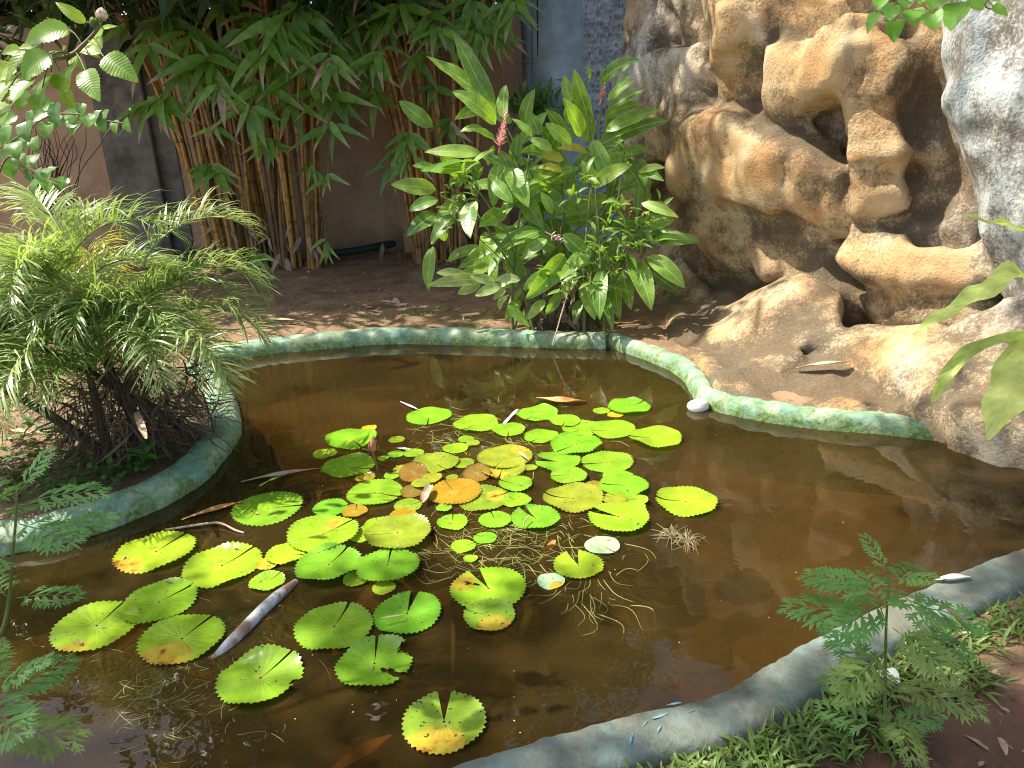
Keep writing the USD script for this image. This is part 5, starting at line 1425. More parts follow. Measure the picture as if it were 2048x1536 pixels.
for a in [(650, 1250, 475, 1385, 82), (760, 1260, 620, 1430, 95), (860, 1180, 850, 1395, 95)]:
    (x0, y0), (x1, y1) = g(a[0], a[1]), g(a[2], a[3])
    gleaf(x0, y0, x1, y1, a[4] / 2.926, "ginger_leaf_variegated")
for a in [(1400, 930, 1250, 915, 60), (1390, 1000, 1235, 985, 65), (1540, 900, 1360, 870, 50)]:
    (x0, y0), (x1, y1) = g(a[0], a[1]), g(a[2], a[3])
    gleaf(x0, y0, x1, y1, a[4] / 2.926, "yellow_leaf")
for a in [(1285, 480, 1378, 478, 34), (1262, 518, 1303, 621, 34), (1295, 513, 1370, 576, 30), (1283, 406, 1357, 435, 18), (1290, 520, 1340, 555, 24), (1270, 470, 1345, 470, 26)]:
    gleaf(*a, dz=-.25)
for a in [(962, 560, 855, 572, 22), (935, 556, 872, 545, 20), (962, 563, 915, 588, 22), (1000, 572, 950, 592, 24), (1010, 575, 985, 600, 20), (1040, 560, 990, 560, 20), (1015, 590, 1000, 620, 18), (990, 565, 940, 552, 16)]:
    gleaf(*a, "ginger_leaf_pale", dz=-.15)
for a in [(1130, 510, 1050, 600, 34), (1150, 545, 1125, 600, 24), (1170, 560, 1190, 640, 26), (1205, 540, 1200, 640, 26), (1230, 560, 1240, 640, 24), (1180, 500, 1120, 560, 28), (1100, 545, 1045, 580, 30), (1245, 540, 1262, 620, 24),
          (1120, 585, 1090, 630, 20), (1200, 590, 1225, 660, 18), (1160, 600, 1150, 650, 16), (1090, 600, 1055, 640, 18), (1040, 600, 1010, 640, 18), (1015, 610, 1060, 655, 16)]:
    gleaf(*a, dz=-.1)
for k in range(120):     # leaves inside and behind
    x = 1105 + gr.normal() * 95; y = gr.uniform(250, 590) - .0006 * (x - 1105) ** 2
    a = gr.uniform(0, 2 * PI); L = gr.uniform(60, 130)
    gleaf(x, y, x + math.cos(a) * L, y + math.sin(a) * L * .8 + 15, L * .24, dz=gr.uniform(.15, .55))
for x, y in [(985, 190), (1005, 240), (1020, 330), (880, 390), (950, 420), (1170, 160), (1205, 200), (1250, 270), (1120, 250), (1060, 300), (1150, 330), (1290, 340), (1220, 400), (1100, 430), (1280, 480), (1040, 470), (1160, 480)]:
    b = GB + [gr.normal() * .2, gr.normal() * .08, -.06]
    e = dep(x, y, GD + gr.uniform(-.05, .15))
    c = curve([b, b + (e - b) * [.25, .4, .45], e], 12)
    obj("cane", tube(c, np.linspace(.013, .006, len(c)), 7)[:2], "stalk_green", gg)


def spike(parent, px0, px1, w, n, m, dz, label):
    d0 = GD + dz
    a, b = dep(*px0, d0), dep(*px1, d0 - .02)
    ax = unit(b - a); L = np.linalg.norm(b - a)
    q = unit(np.cross(ax, [0, 1, .1])); q2 = np.cross(ax, q)
    parts = [tube(np.array([a - ax * .05, a + ax * L * .5, b]), [.006, .006, .003], 6)]
    bract = leaf("ovate", .5, 7, 2, .5, -.7)
    for k in range(n):
        t = k / n; th = k * 2.399
        o = unit(q * math.cos(th) + q2 * math.sin(th))
        s_ = w * (1.05 - .75 * t ** 1.3)
        d = unit(o * .95 + ax * (.55 + .5 * t))
        v = put(bract, a + ax * L * t * .95, a + ax * L * t * .95 + d * s_, o * -.3 + ax)
        parts.append(v)
    j = join(parts)
    obj("flower_spike", j[:2], m, parent, uv=j[2], label=label)


spike(gg, (1000, 292), (1010, 232), .058, 46, "pink_bract", -.3, "large pink flower spike with a pale tip")
spike(gg, (1010, 236), (1014, 212), .036, 18, "pale_bract", -.3, "pale tip of the pink flower spike")
spike(gg, (1203, 196), (1210, 164), .042, 24, "pink_bract", -.1, "smaller pink flower spike at the upper right")
spike(gg, (1102, 470), (1135, 486), .045, 22, "withered_bract", -.3, "withered pale flower spike hanging low")
spike(gg, (1140, 570), (1105, 690), .03, 14, "withered_bract", -.3, "dead brown flower stalk drooping to the water")
n = 90
b = GB + np.column_stack([gr.normal(size=n).clip(-1, 1) * .2, gr.normal(size=n) * .05 + .03, gr.uniform(.05, .45, n)])
msh = scatter(bam_leaf, b, unit(gr.normal(size=(n, 3)) * [.4, .3, .2] + [0, -.1, -1]), gr.normal(size=(n, 3)) + [0, -1, 0], gr.uniform(.12, .3, n), gr)
obj("dead_leaves", msh[:2], "palm_dead", gg, uv=msh[2], kind="stuff")

# small-leaved bright shrub in front of the ginger's right side
sh = thing("small_leaved_shrub", "bright yellow-green bush of small narrow leaves in front of the ginger's right side", "shrub")
sr_ = np.random.default_rng(111)
slf = [leaf("lance", .26, 6, 2, .3, d) for d in (.3, .7, 1.1)]
tips = [(1235, 400), (1255, 425), (1280, 440), (1215, 440), (1190, 470), (1240, 470), (1270, 490), (1300, 430), (1205, 505), (1230, 520), (1180, 520), (1290, 465), (1255, 455), (1160, 545), (1185, 565), (1225, 560), (1095, 545), (1120, 560), (1245, 500), (1310, 400),
        (935, 350), (905, 385), (950, 370), (900, 430), (925, 400), (1250, 300), (1150, 390), (1180, 350)]
for x, y in tips:
    dd = GD - .32 + sr_.uniform(-.1, .1) + (.2 if x < 1000 else 0)
    c = dep(x, y, dd)
    root = GB + [.28 if x > 1000 else -.1, -.12, .1]
    obj("twig", tube(curve([root, (root + c) / 2 + [.02, 0, .06], c], 8), .004, 5)[:2], "stalk_green", sh)
    for k in range(10):
        d = unit(np.array([sr_.normal(), sr_.normal() * .7 - .25, sr_.normal() * .6 + .25]))
        b = c + [sr_.normal() * .02, sr_.normal() * .02, sr_.uniform(-.09, .03)]
        m3 = put(slf[sr_.integers(0, 3)], b, b + d * sr_.uniform(.08, .15), np.array([0, -.3, 1]) + sr_.normal(size=3) * .3)
        obj("leaf", m3[:2], "shrub_leaf", sh, uv=m3[2])

# dark weedy bush behind, by the downpipe
bb = thing("dark_bush", "small dark green bush at the foot of the blue column beside the downpipe", "shrub")
dr_ = np.random.default_rng(121)
c0 = dep(1072, 218, 8.1)
for k in range(110):
    d = unit(dr_.normal(size=3) * [1, .7, .8] + [0, -.2, .5])
    b = c0 + dr_.normal(size=3) * [.17, .1, .10]
    m3 = put(slf[k % 3], b, b + d * dr_.uniform(.12, .24), np.array([0, -.4, 1.]) + dr_.normal(size=3) * .3)
    obj("leaf", m3[:2], "weed_leaf", bb, uv=m3[2])
for k in range(5):
    b = np.array([c0[0] + dr_.normal() * .1, c0[1] + .05, 0.])
    obj("stem", tube(curve([b, c0 + dr_.normal(size=3) * .08], 8), .008, 5)[:2], "stalk_dark", bb)

# ---------------------------------------------------------------- hibiscus branch, upper left, near the camera
hb = thing("hibiscus", "hibiscus branch with toothed sunlit leaves and a pink bud at the upper left", "shrub")
hr = np.random.default_rng(131)
HD = 2.05


def h(x, y, dd=0.):
    return dep(x / 6.4, y / 6.4, HD + dd)


stem = curve([np.array([-2.1, 1.55, .05]), np.array([-1.95, 1.75, 1.0]), h(-420, 900, .1), h(300, 760, .05), h(860, 720), h(1060, 580), h(1200, 430), h(1290, 300)], 40)
obj("stem", tube(stem, np.linspace(.012, .003, len(stem)), 7)[:2], "stalk_brown", hb)
HL = [(1100, 290, 710, 28, 115, "young"), (890, 385, 310, 570, 250, ""), (540, 515, 75, 1110, 170, "young"), (645, 710, 290, 1020, 270, ""), (1190, 490, 1290, 700, 330, "young"), (1330, 725, 1775, 1055, 230, ""), (870, 850, 860, 1175, 390, ""),
      (1090, 900, 1280, 1305, 210, ""), (660, 960, 530, 1390, 320, ""), (850, 1090, 980, 1400, 270, ""), (410, 1030, 170, 1330, 240, ""), (260, 640, 20, 690, 120, "young"), (930, 735, 1110, 890, 130, "young"), (1320, 375, 1505, 335, 85, "young"),
      (200, 960, -60, 1380, 260, "young"), (130, 1330, -20, 1560, 230, ""), (110, 760, -10, 910, 140, ""), (1070, 620, 1290, 750, 60, "young"), (620, 740, 690, 860, 110, ""), (820, 700, 850, 590, 80, ""), (60, 1120, -120, 1250, 200, ""), (640, 680, 740, 660, 50, "young"),
      (120, 1420, 40, 1640, 200, ""), (300, 1000, 120, 1300, 260, "young"), (180, 820, -40, 1050, 230, "young"), (90, 1050, -80, 1420, 240, "young"), (330, 1150, 250, 1420, 210, ""), (20, 1300, -120, 1560, 240, "young"), (430, 880, 330, 1080, 160, ""), (520, 1240, 440, 1450, 200, "")]
for k, (x0, y0, x1, y1, w, m) in enumerate(HL):
    dd = hr.uniform(-.10, .10)
    a, b = h(x0, y0, dd), h(x1, y1, dd + hr.uniform(-.06, .03))
    L = np.linalg.norm(b - a)
    asp = float(np.clip(1.4 * w / 6.4 * HD / FPX / L, .3, 1.15))
    mm = leaf("ovate", asp, 23, 6, .22, hr.uniform(.2, .8), .02, .055, hr.uniform(-.15, .15), hr)
    m3 = put(mm, a, b, np.array([hr.normal() * .25 - .25, -.8, .5]))
    obj("leaf", m3[:2], "hibiscus_leaf_young" if m else "hibiscus_leaf", hb, uv=m3[2])
    i = np.argmin(np.linalg.norm(stem - a, axis=1))
    if np.linalg.norm(stem[i] - a) > .01:
        obj("leaf_stalk", tube(curve([stem[i], (stem[i] + a) / 2 + [0, 0, .008], a], 6), .0018, 5)[:2], "stalk_green", hb)


def bud(p0, p1, r, mname, petal):
    a, b = p0, p1
    ax = unit(b - a); L = np.linalg.norm(b - a)
    s = np.linspace(0, 1, 12)
    pr2 = r * np.sin(PI * np.clip(.1 + .88 * s, 0, 1) ** .8) ** .8
    bd = thing_part = obj("bud", tube(a + (b - a) * s[:, None], pr2, 10)[:2], petal, hb)
    q = unit(np.cross(ax, [0, 1, .2])); q2 = np.cross(ax, q)
    parts = []
    for k in range(7):
        o = q * math.cos(k * .9) + q2 * math.sin(k * .9)
        parts.append(put(leaf("lance", .22, 6, 2, .3, -.4), a - ax * .004 + o * r * .5, a + o * r * 1.35 + ax * L * .62, o))
    j = join(parts)
    obj("calyx", j[:2], "shrub_leaf", bd, uv=j[2])


bud(h(1300, 250), h(1300, 95), .0155, "p", "bud_cream")
bud(h(1215, 330), h(1175, 215), .012, "p", "stalk_green")
obj("bud_stalk", tube(curve([h(1220, 430), h(1290, 330), h(1300, 250)], 8), .0028, 5)[:2], "stalk_green", hb)
obj("bud_stalk", tube(curve([h(1205, 430), h(1215, 330)], 4), .0022, 5)[:2], "stalk_green", hb)

# heart-leaved vine on the left, and the bare creeper on the wall behind it
vn = thing("vine", "trailing vine with round heart-shaped leaves below the hibiscus at the left", "vine")
vr_ = np.random.default_rng(141)
VL = [(330, 650), (480, 650), (440, 700), (515, 712), (590, 690), (592, 745), (682, 750), (735, 742), (340, 715), (282, 760), (452, 757), (200, 690), (150, 760), (200, 850), (50, 850), (50, 780), (120, 840), (40, 920), (240, 660), (300, 640), (95, 720), (20, 720), (410, 690), (630, 685), (265, 700), (80, 880), (10, 800),
      (230, 1030), (290, 1030), (350, 1080), (220, 1090), (160, 970), (160, 1030), (330, 1020), (270, 1080), (200, 950), (390, 1085), (110, 950), (60, 1000), (300, 1090)]
hl = [leaf("heart", .95, 11, 4, .25, d, .02) for d in (.3, .7, 1.0)]
tw = curve([dep(-80, 330, 3.6), dep(20, 285, 3.4), dep(90, 235, 3.3), dep(150, 228, 3.3), dep(200, 240, 3.3), dep(255, 248, 3.3)], 20)
obj("stem", tube(tw, .004, 5)[:2], "stalk_brown", vn)
tw2 = curve([at(-60, 720, .1), dep(-30, 480, 3.6), dep(10, 320, 3.5), dep(60, 340, 3.5), dep(120, 365, 3.5)], 20)
obj("stem", tube(tw2, .005, 5)[:2], "stalk_brown", vn)
for x, y in VL:
    dd = 3.35 + vr_.normal() * .12 + (.25 if y > 900 else 0)
    a = dep(x / 2.926, (y - 40) / 2.926, dd)
    L = vr_.uniform(.06, .078) * (1.05 if x < 450 else .95)
    d = unit(np.array([vr_.normal() * .4, -.35, -.9 + vr_.normal() * .3]))
    m3 = put(hl[vr_.integers(0, 3)], a, a + d * L, np.array([vr_.normal() * .3 - .2, -.85, .45]))
    obj("leaf", m3[:2], "heart_leaf", vn, uv=m3[2])
cp = thing("bare_creeper", "bare dark twiggy creeper climbing the tan wall at the left", "creeper")
cr_ = np.random.default_rng(151)
for k in range(26):
    x0 = 115 + cr_.normal() * 12
    pts_ = [dep(x0, 430, 8.6)]
    x, y = x0, 430
    for j in range(4):
        x += cr_.normal() * 16 + (5 if k % 3 == 0 else -2); y -= cr_.uniform(25, 60)
        pts_.append(dep(x, y, 8.6 + cr_.normal() * .05))
    c = curve(pts_, 16)
    obj("twig", tube(c, np.linspace(.011 if k < 6 else .006, .003, len(c)), 5)[:2], "twig", cp)

# ---------------------------------------------------------------- vine over the rocks, upper right
v2 = thing("overhanging_vine", "vine with bright heart-shaped leaves hanging in at the top right before the rocks", "vine")
r2 = np.random.default_rng(161)


def q3(x, y):
    return 1200 + x / 2.415, y / 2.415


OV = [(1335, 60, 1290, 165, 55), (1420, 30, 1395, 100, 95), (1425, 100, 1420, 210, 80), (1510, 50, 1520, 130, 95), (1600, 60, 1620, 150, 85), (1730, 20, 1690, 150, 120), (1620, -20, 1600, 50, 110), (1480, -25, 1490, 40, 90), (1360, -10, 1340, 50, 70), (1900, 30, 1970, 80, 45), (1800, -10, 1850, 50, 90), (1560, -30, 1540, 20, 80), (1690, -50, 1660, 20, 90), (1890, -60, 1930, 10, 90), (1990, -50, 2020, 5, 70), (1270, -60, 1310, 0, 70)]
vs = curve([np.array([3.3, 4.6, 3.4]), dep(1990, -150, 3.2), dep(1900, -40, 3.05), dep(1820, -8, 3.0), dep(1760, 5, 3.0)], 20)
obj("stem", tube(vs, .0045, 5)[:2], "stalk_green", v2)
vs2 = curve([dep(1990, -150, 3.2), dep(1990, -30, 3.05), dep(1970, 10, 3.0), dep(1990, 20, 3.0)], 14)
obj("stem", tube(vs2, .003, 5)[:2], "stalk_green", v2)
for x0, y0, x1, y1, w in OV:
    dd = 3.0 + r2.normal() * .06
    a, b = dep(*q3(x0, y0), dd), dep(*q3(x1, y1), dd - .02)
    L = np.linalg.norm(b - a)
    mm = leaf("heart", float(np.clip(1.1 * w / 2.415 * 3 / FPX / L, .3, 1.1)), 12, 4, .2, r2.uniform(.2, .7), .015, 0, 0, r2)
    m3 = put(mm, a, b, np.array([-.35, -.7, .5]) + r2.normal(size=3) * .15)
    obj("leaf", m3[:2], "bright_heart_leaf", v2, uv=m3[2])
    i = np.argmin(np.linalg.norm(vs - a, axis=1))
    obj("leaf_stalk", tube(curve([vs[i], (vs[i] + a) / 2 + [0, 0, .02], a], 6), .0016, 4)[:2], "stalk_green", v2)

# ---------------------------------------------------------------- bird's nest fern at the right edge
bf = thing("nest_fern", "pale green fern with broad wavy strap fronds reaching in from the right edge", "fern")
r3 = np.random.default_rng(171)


def strap(pts, ws, m="fern_frond", wave=.22, roll=0., seed=0):
    c = curve(pts, 30); t = unit(np.gradient(c, axis=0)); n_ = len(c)
    s = np.linspace(0, 1, n_); W = np.interp(s, np.linspace(0, 1, len(ws)), ws)
    up = np.array([-.65 + roll, -.35, .75])
    side = unit(np.cross(t, up)); nn = np.cross(side, t)
    T = np.linspace(-1, 1, 7)
    rip = wave * W[:, None] * np.sin(s[:, None] * 26 + np.where(T[None] > 0, 1.7, 0) + seed) * np.abs(T[None]) ** 2
    v = c[:, None] + side[:, None] * (T[None, :, None] * W[:, None, None] / 2) + nn[:, None] * (rip + .12 * np.abs(T[None]) * W[:, None])[..., None]
    uv = np.stack(np.meshgrid(s, T * .5 + .5, indexing="ij")[::-1], -1).reshape(-1, 2)
    obj("frond", (v.reshape(-1, 3), grid_faces(n_, 7)), m, bf, uv=uv)


FB = dep(2240, 790, 2.95)
strap([FB, dep(2160, 520, 2.9), dep(2060, 463, 2.8), dep(1995, 448, 2.75), dep(1925, 428, 2.7)], [.05, .075, .07, .05, .008], seed=1)
strap([FB, dep(2150, 620, 2.85), dep(2060, 555, 2.7), dep(2000, 562, 2.66), dep(1940, 602, 2.62), dep(1880, 632, 2.6), dep(1826, 670, 2.58)], [.06, .10, .11, .10, .075, .05, .008], seed=2)
strap([FB, dep(2150, 700, 2.8), dep(2060, 678, 2.7), dep(1960, 690, 2.62), dep(1905, 735, 2.6), dep(1880, 775, 2.58), dep(1864, 806, 2.57)], [.05, .07, .05, .045, .045, .04, .006], seed=3, roll=.8)
strap([FB, dep(2160, 690, 2.75), dep(2080, 690, 2.6), dep(2040, 760, 2.55), dep(2005, 820, 2.52), dep(1976, 880, 2.5)], [.06, .13, .16, .165, .12, .008], seed=4, wave=.1)
strap([FB, dep(2300, 600, 2.9), dep(2330, 450, 2.9)], [.06, .12, .01], seed=5)
strap([FB, dep(2260, 560, 3.1), dep(2200, 380, 3.2)], [.06, .12, .01], seed=6)

# ---------------------------------------------------------------- feathery weeds in the foreground
def lobed(r, nseg=6):
    """A mugwort leaf of length 1: a rib with paired, cut lobes."""
    parts = [tube(np.array([[0, 0, 0], [0, .5, .01], [0, .97, 0]]), [.010, .008, .003], 4, False)]
    lf = leaf("lance", .19, 5, 2, .15, .2)
    lf2 = leaf("lance", .28, 4, 2, .15, .2)
    for k in range(nseg):
        s = .16 + .74 * k / (nseg - 1)
        L = .40 * math.sin(PI * (.22 + .66 * s)) * r.uniform(.85, 1.15)
        for sg in (-1, 1):
            d = unit(np.array([sg * .82, .62 + .35 * s, r.normal() * .08]))
            b = np.array([0, s + r.normal() * .012, 0])
            parts.append(put(lf, b, b + d * L, (0, 0, 1)))
            for j, (q, l2) in enumerate(((.38, .45), (.62, .36))):
                for s2 in (-1, 1):
                    d2 = unit(d + s2 * np.array([d[1], -d[0], 0]) * .75)
                    p_ = b + d * L * q
                    parts.append(put(lf2, p_, p_ + d2 * L * l2, (0, 0, 1)))
    parts.append(put(lf, (0, .86, 0), (0, 1.08, 0), (0, 0, 1)))
    v, f, uv = join(parts)
    v = v.copy(); v[:, 2] -= .22 * v[:, 1] ** 2 + .25 * v[:, 0] ** 2
    return v, f, uv


LB = [lobed(np.random.default_rng(180 + k)) for k in range(4)]


def mugwort(label, path, nodes, size, seed, name="feathery_weed"):
    r = np.random.default_rng(seed)
    t = thing(name, label, "weed")
    c = curve(path, 30)
    obj("stem", tube(c, np.linspace(.0055, .0022, len(c)), 7)[:2], "stalk_green", t)
    k = 0
    for q, n in nodes:
        p = c[min(len(c) - 1, int(q * (len(c) - 1)))]
        for i in range(n):
            az = k * 2.399 + r.normal() * .2; k += 1
            el = r.uniform(.0, .45) + (.6 if q > .97 else 0)
            L = size * (1.12 - .35 * abs(q - .7)) * r.uniform(.85, 1.15) * (.6 if q > .97 else 1)
            d = np.array([math.cos(az) * math.cos(el), math.sin(az) * math.cos(el), math.sin(el) - .05])
            b = p + d * .02
            m3 = put(LB[r.integers(0, 4)], b, b + unit(d) * L, np.array([0, -.15, 1]) + r.normal(size=3) * .15)
            obj("leaf", m3[:2], "mugwort_leaf", t, uv=m3[2])
    return t


mug_root = at(1772, 1500, .06)
mk = (mug_root - EYE) @ fw
mugwort("tall feathery-leaved green weed standing in front of the near kerb at the right", [mug_root, dep(1770, 1400, mk * .97), dep(1772, 1260, mk * .93), dep(1778, 1150, mk * .90)], [(.14, 2), (.30, 2), (.44, 3), (.57, 2), (.70, 3), (.84, 3), (.94, 3), (.99, 3)], .165, 191)
mugwort("feathery-leaved green weed at the left edge reaching over the left kerb and water", [np.array([-1.02, 1.02, .06]), dep(-60, 1420, 1.62), dep(8, 1250, 1.62), dep(28, 1080, 1.62), dep(34, 985, 1.62)], [(.60, 2), (.72, 2), (.84, 3), (.93, 3), (.99, 3)], .15, 192)
mugwort("feathery-leaved green weed in the lower left corner", [np.array([-.98, .98, .06]), dep(-90, 1560, 1.45), dep(-50, 1450, 1.45), dep(-20, 1390, 1.45)], [(.6, 2), (.78, 3), (.9, 3), (.99, 3)], .155, 193)

# ---------------------------------------------------------------- grass, ground cover, litter
r4 = np.random.default_rng(201)
blade = [leaf("strap", .125, 6, 2, .3, d, 0, 0, tw) for d, tw in ((.5, .2), (1.0, -.2), (1.5, .3), (.8, 0))]
nb = 11000
px = np.column_stack([r4.uniform(820, 2120, nb), r4.uniform(1150, 1600, nb)])
bs = np.array([at(a, b, .06) for a, b in px])
nl = shapely.distance(shapely.points(bs[:, :2]), shapely.LineString(near_c))
ins = shapely.contains_xy(pond, bs[:, 0], bs[:, 1])
pat = meshkit.fbm(np.column_stack([bs[:, :2] * 3.2, 0 * nl]), 3, 9)
keep = (~ins) & (nl > .17) & ((pat > .46) | (nl < .30)) & ~((bs[:, 0] > .95) & (nl > .40) & (pat < .62))
bs = bs[keep]; n = len(bs)
bs[:, 2] = ground_z(bs[:, 0], bs[:, 1]) - .004
az = r4.uniform(0, 2 * PI, n); el = np.abs(r4.normal(size=n)) * .45 + .15
d = np.column_stack([np.cos(az) * np.cos(el), np.sin(az) * np.cos(el), np.sin(el)])
msh = scatter(blade, bs, d, np.tile([0, 0, 1.], (n, 1)) + r4.normal(size=(n, 3)) * .25, r4.uniform(.03, .085, n), r4)
obj("grass", msh[:2], "grass_blade", uv=msh[2], label="broad-bladed grass growing in patches outside the near kerb", cat="grass", kind="stuff")

rl = [leaf("ovate", .7, 4, 2, .2, d) for d in (.2, .6)]
nb = 2600
px = np.column_stack([r4.uniform(-120, 470, nb), r4.uniform(770, 1010, nb)])
bs = np.array([at(a, b, .07) for a, b in px])
keep = ~shapely.contains_xy(pond.buffer(.22), bs[:, 0], bs[:, 1]) & (meshkit.fbm(np.column_stack([bs[:, :2] * 2.6, 0 * bs[:, 0]]), 3, 12) > .44)
bs = bs[keep]; n = len(bs)
bs[:, 2] = ground_z(bs[:, 0], bs[:, 1]) + r4.uniform(.005, .07, n)
d = unit(np.column_stack([r4.normal(size=(n, 2)), r4.uniform(-.1, .5, n)]))
msh = scatter(rl, bs, d, np.tile([0, 0, 1.], (n, 1)) + r4.normal(size=(n, 3)) * .3, r4.uniform(.02, .05, n), r4)
obj("ground_cover", msh[:2], "weed_leaf", uv=msh[2], label="low small-leaved weeds covering the soil below the palm", cat="ground cover", kind="stuff")
nb = 500
px = np.column_stack([r4.uniform(560, 1000, nb), r4.uniform(615, 650, nb)])
bs = np.array([at(a, b, .07) for a, b in px])
keep = ~shapely.contains_xy(pond.buffer(.24), bs[:, 0], bs[:, 1]) & (meshkit.fbm(np.column_stack([bs[:, :2] * 3, 0 * bs[:, 0]]), 2, 14) > .5)
bs = bs[keep]; n = len(bs)
bs[:, 2] = ground_z(bs[:, 0], bs[:, 1])
d = unit(np.column_stack([r4.normal(size=(n, 2)), r4.uniform(0, .6, n)]))
msh = scatter(blade, bs, d, np.tile([0, 0, 1.], (n, 1)) + r4.normal(size=(n, 3)) * .3, r4.uniform(.03, .07, n), r4)
obj("weed_patch", msh[:2], "weed_leaf", uv=msh[2], label="thin strip of small weeds on the soil behind the far kerb", cat="weeds", kind="stuff")
nb = 9000
bs = np.column_stack([r4.uniform(-4.2, 2.6, nb), r4.uniform(.7, 9.3, nb), np.zeros(nb)])
keep = ~shapely.contains_xy(pond.buffer(.22), bs[:, 0], bs[:, 1]) & ~((bs[:, 0] > .95) & (bs[:, 1] > 3))
bs = bs[keep]; n = len(bs)
bs[:, 2] = ground_z(bs[:, 0], bs[:, 1]) + .004
d = unit(np.column_stack([r4.normal(size=(n, 2)), r4.normal(size=n) * .12]))
msh = scatter([leaf("lance", .22, 4, 2, .3, .4), leaf("lance", .09, 4, 2, .2, .3), leaf("ovate", .5, 4, 2, .3, .6)], bs, d, np.tile([0, 0, 1.], (n, 1)) + r4.normal(size=(n, 3)) * .25, np.exp(r4.normal(size=n) * .6 - 3.6), r4)
obj("leaf_litter", msh[:2], "dry_leaf", uv=msh[2], label="bits of dry leaf and straw scattered over the bare soil", cat="leaf litter", kind="stuff")

oct_ = trimesh.creation.icosphere(1, 1.0)
ov = np.array(oct_.vertices); ov *= 1 + .5 * (meshkit.noise(ov * 1.7, 3)[:, None] - .5)
nb = 3600
bs = np.column_stack([r4.uniform(-4.2, 2.6, nb), r4.uniform(.8, 8.8, nb), np.zeros(nb)])
bs = bs[~shapely.contains_xy(pond.buffer(.215), bs[:, 0], bs[:, 1]) & ~((bs[:, 0] > .95) & (bs[:, 1] > 3))]
n = len(bs); bs[:, 2] = ground_z(bs[:, 0], bs[:, 1]) + .001
msh = scatter([(ov * [1, .8, .6], np.array(oct_.faces))], bs, np.column_stack([r4.normal(size=(n, 2)), 0 * bs[:, 0]]), np.tile([0, 0, 1.], (n, 1)) + r4.normal(size=(n, 3)) * .3, np.exp(r4.normal(size=n) * .55 - 5.1), r4)
obj("soil_clods", msh[:2], "soil", label="small clods of earth lying on the bare soil", cat="soil clods", kind="stuff")
# specks fallen on the pads
sp = []
for c, R_, l_ in placed_pads:
    for k in range(int(R_ * 45)):
        a, q_ = r4.uniform(0, 2 * PI), math.sqrt(r4.random()) * .85
        sp.append([c[0] + R_ * q_ * math.cos(a), c[1] + R_ * q_ * math.sin(a), .004 + .0035 * l_ + .012 * R_ + .004 + .02 * R_ * q_])
sp = np.array(sp); n = len(sp)
msh = scatter([leaf("lance", .3, 4, 2, .3, .5), leaf("lance", .1, 4, 2, .2, .4)], sp, np.column_stack([r4.normal(size=(n, 2)), 0 * sp[:, 0]]), np.tile([0, 0, 1.], (n, 1)), np.exp(r4.normal(size=n) * .5 - 4.5), r4)
obj("fallen_specks", msh[:2], "dry_leaf", uv=msh[2], label="tiny bits of straw and dead leaf fallen on the lily pads", cat="specks", kind="stuff")

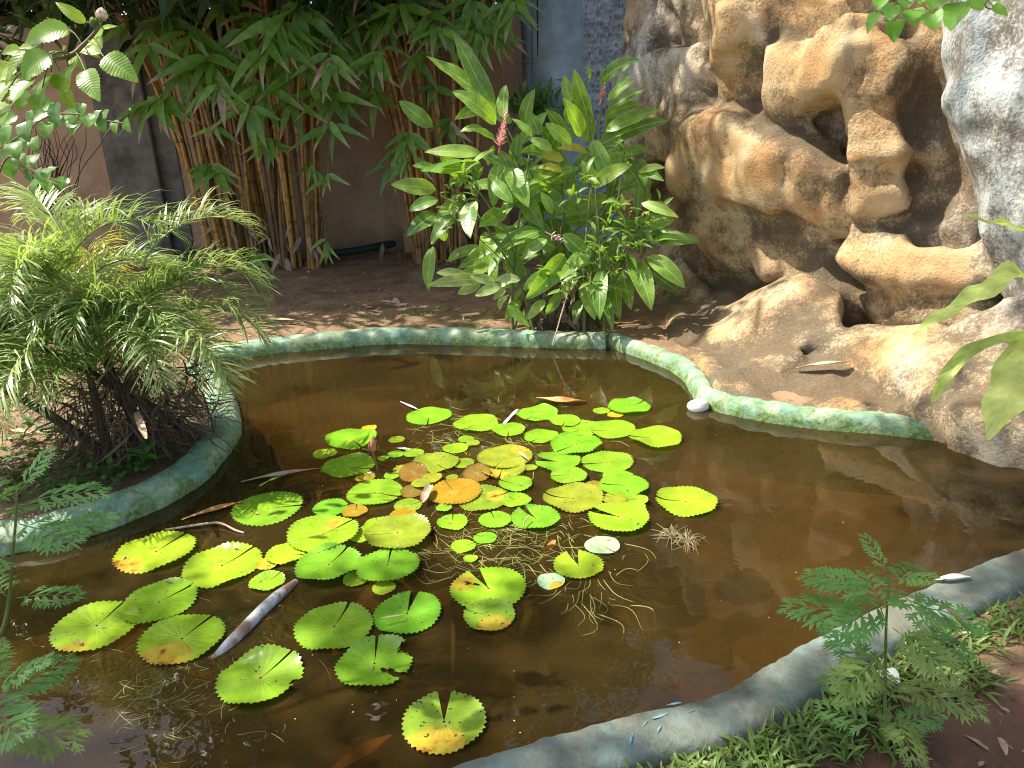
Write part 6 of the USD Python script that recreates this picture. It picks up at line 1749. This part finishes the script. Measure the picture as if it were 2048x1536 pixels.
for label, x0, y0, x1, y1, w, m, name, z in [
    ("long pale dry bamboo leaf lying on the rock ledge before the wedge boulder", 1598, 730, 1706, 722, .038, "straw", "dry_leaf", .30),
    ("rust brown dry leaf standing between the wedge boulder and the pale boulder", 1392, 520, 1440, 552, .034, "rust_leaf", "dry_leaf", .55),
    ("pale dry leaf lying on the soil behind the far kerb, left of the ginger", 745, 603, 798, 607, .03, "straw", "dry_leaf", .10),
    ("dry stick-like leaf lying on the soil near the palm's right side", 520, 640, 600, 642, .035, "straw", "dry_leaf", .09),
    ("yellow-white dry leaf lying across the near kerb at the right", 1872, 1152, 1945, 1142, .022, "pale_scrap", "dry_leaf", .125),
    ("crumpled white scrap in the grass beside the feathery weed", 1752, 1342, 1795, 1368, .05, "pale_scrap", "white_scrap", .09),
    ("small pale dry leaf standing upright in the soil at the lower right corner", 1998, 1475, 2012, 1510, .016, "straw", "dry_leaf", .09),
    ("dry leaf lying on the reddish soil right of the feathery weed", 1975, 1345, 2000, 1352, .02, "straw", "dry_leaf", .085),
    ("brown dry leaf lying on the soil at the left below the palm", 10, 862, 62, 868, .035, "straw", "dry_leaf", .12),
    ("pale dry palm leaflet leaning on the dark dead skirt of the palm", 272, 825, 292, 878, .03, "straw", "dry_leaf", .42)]:
    a, b = at(x0, y0, z), at(x1, y1, z + .01)
    if "rock" in label or "boulder" in label:
        a, b = on_rock(x0, y0) + [0, 0, .012] + RN * .035, on_rock(x1, y1) + [0, 0, .016] + RN * .035
    if "near kerb" in label:
        a[2], b[2] = kerb_z(a[0], a[1]) + .006, kerb_z(b[0], b[1]) + .006
    obj(name, strip([a, (a + b) / 2 + [0, 0, .006], b], w, curl=.5), m, label=label, cat="dry leaf" if name == "dry_leaf" else "scrap")
rt_ = curve([at(1860, 1195, .09), at(1905, 1225, .10), at(1935, 1250, .10), at(1900, 1285, .09), at(1885, 1290, .07)], 14)
obj("dark_root", tube(rt_, np.linspace(.009, .005, len(rt_)), 6)[:2], "twig", label="dark bent root in the grass at the right beyond the feathery weed", cat="root")

# little plants at the foot of the palm
wl_ = [leaf("ovate", .42, 7, 2, .3, d) for d in (.4, .9)]
for lab, x, y, n, L, m, hh_ in [("small variegated plant with cream-marked leaves growing at the palm's foot", 345, 815, 9, .085, "ginger_leaf_variegated", .22), ("green broad-leaved seedling left of the palm's foot", 130, 855, 8, .10, "weed_leaf", .14),
                               ("green seedling with pointed leaves in front of the palm beside the kerb", 290, 905, 12, .11, "weed_leaf", .10), ("round-leaved weed beside the left kerb near the left edge", 150, 965, 8, .08, "weed_leaf", .07), ("small bushy weed in front of the palm by the kerb", 225, 925, 14, .06, "weed_leaf", .10)]:
    p = thing("seedling", lab, "seedling")
    rr = np.random.default_rng(int(x))
    b0 = at(x, y + 30, .08); b0[2] = ground_z(b0[0], b0[1])
    top = b0 + [0, 0, hh_]
    obj("stem", tube(curve([b0 - [0, 0, .02], top], 5), .003, 5)[:2], "stalk_green", p)
    for k in range(n):
        b = b0 + (top - b0) * rr.uniform(.3, 1)
        d = unit([math.cos(k * 2.4), math.sin(k * 2.4), rr.uniform(.0, .6)])
        m3 = put(wl_[k % 2], b, b + d * L * rr.uniform(.7, 1.1), (0, 0, 1))
        obj("leaf", m3[:2], m, p, uv=m3[2])
# fan of leaves low in front of the bamboo
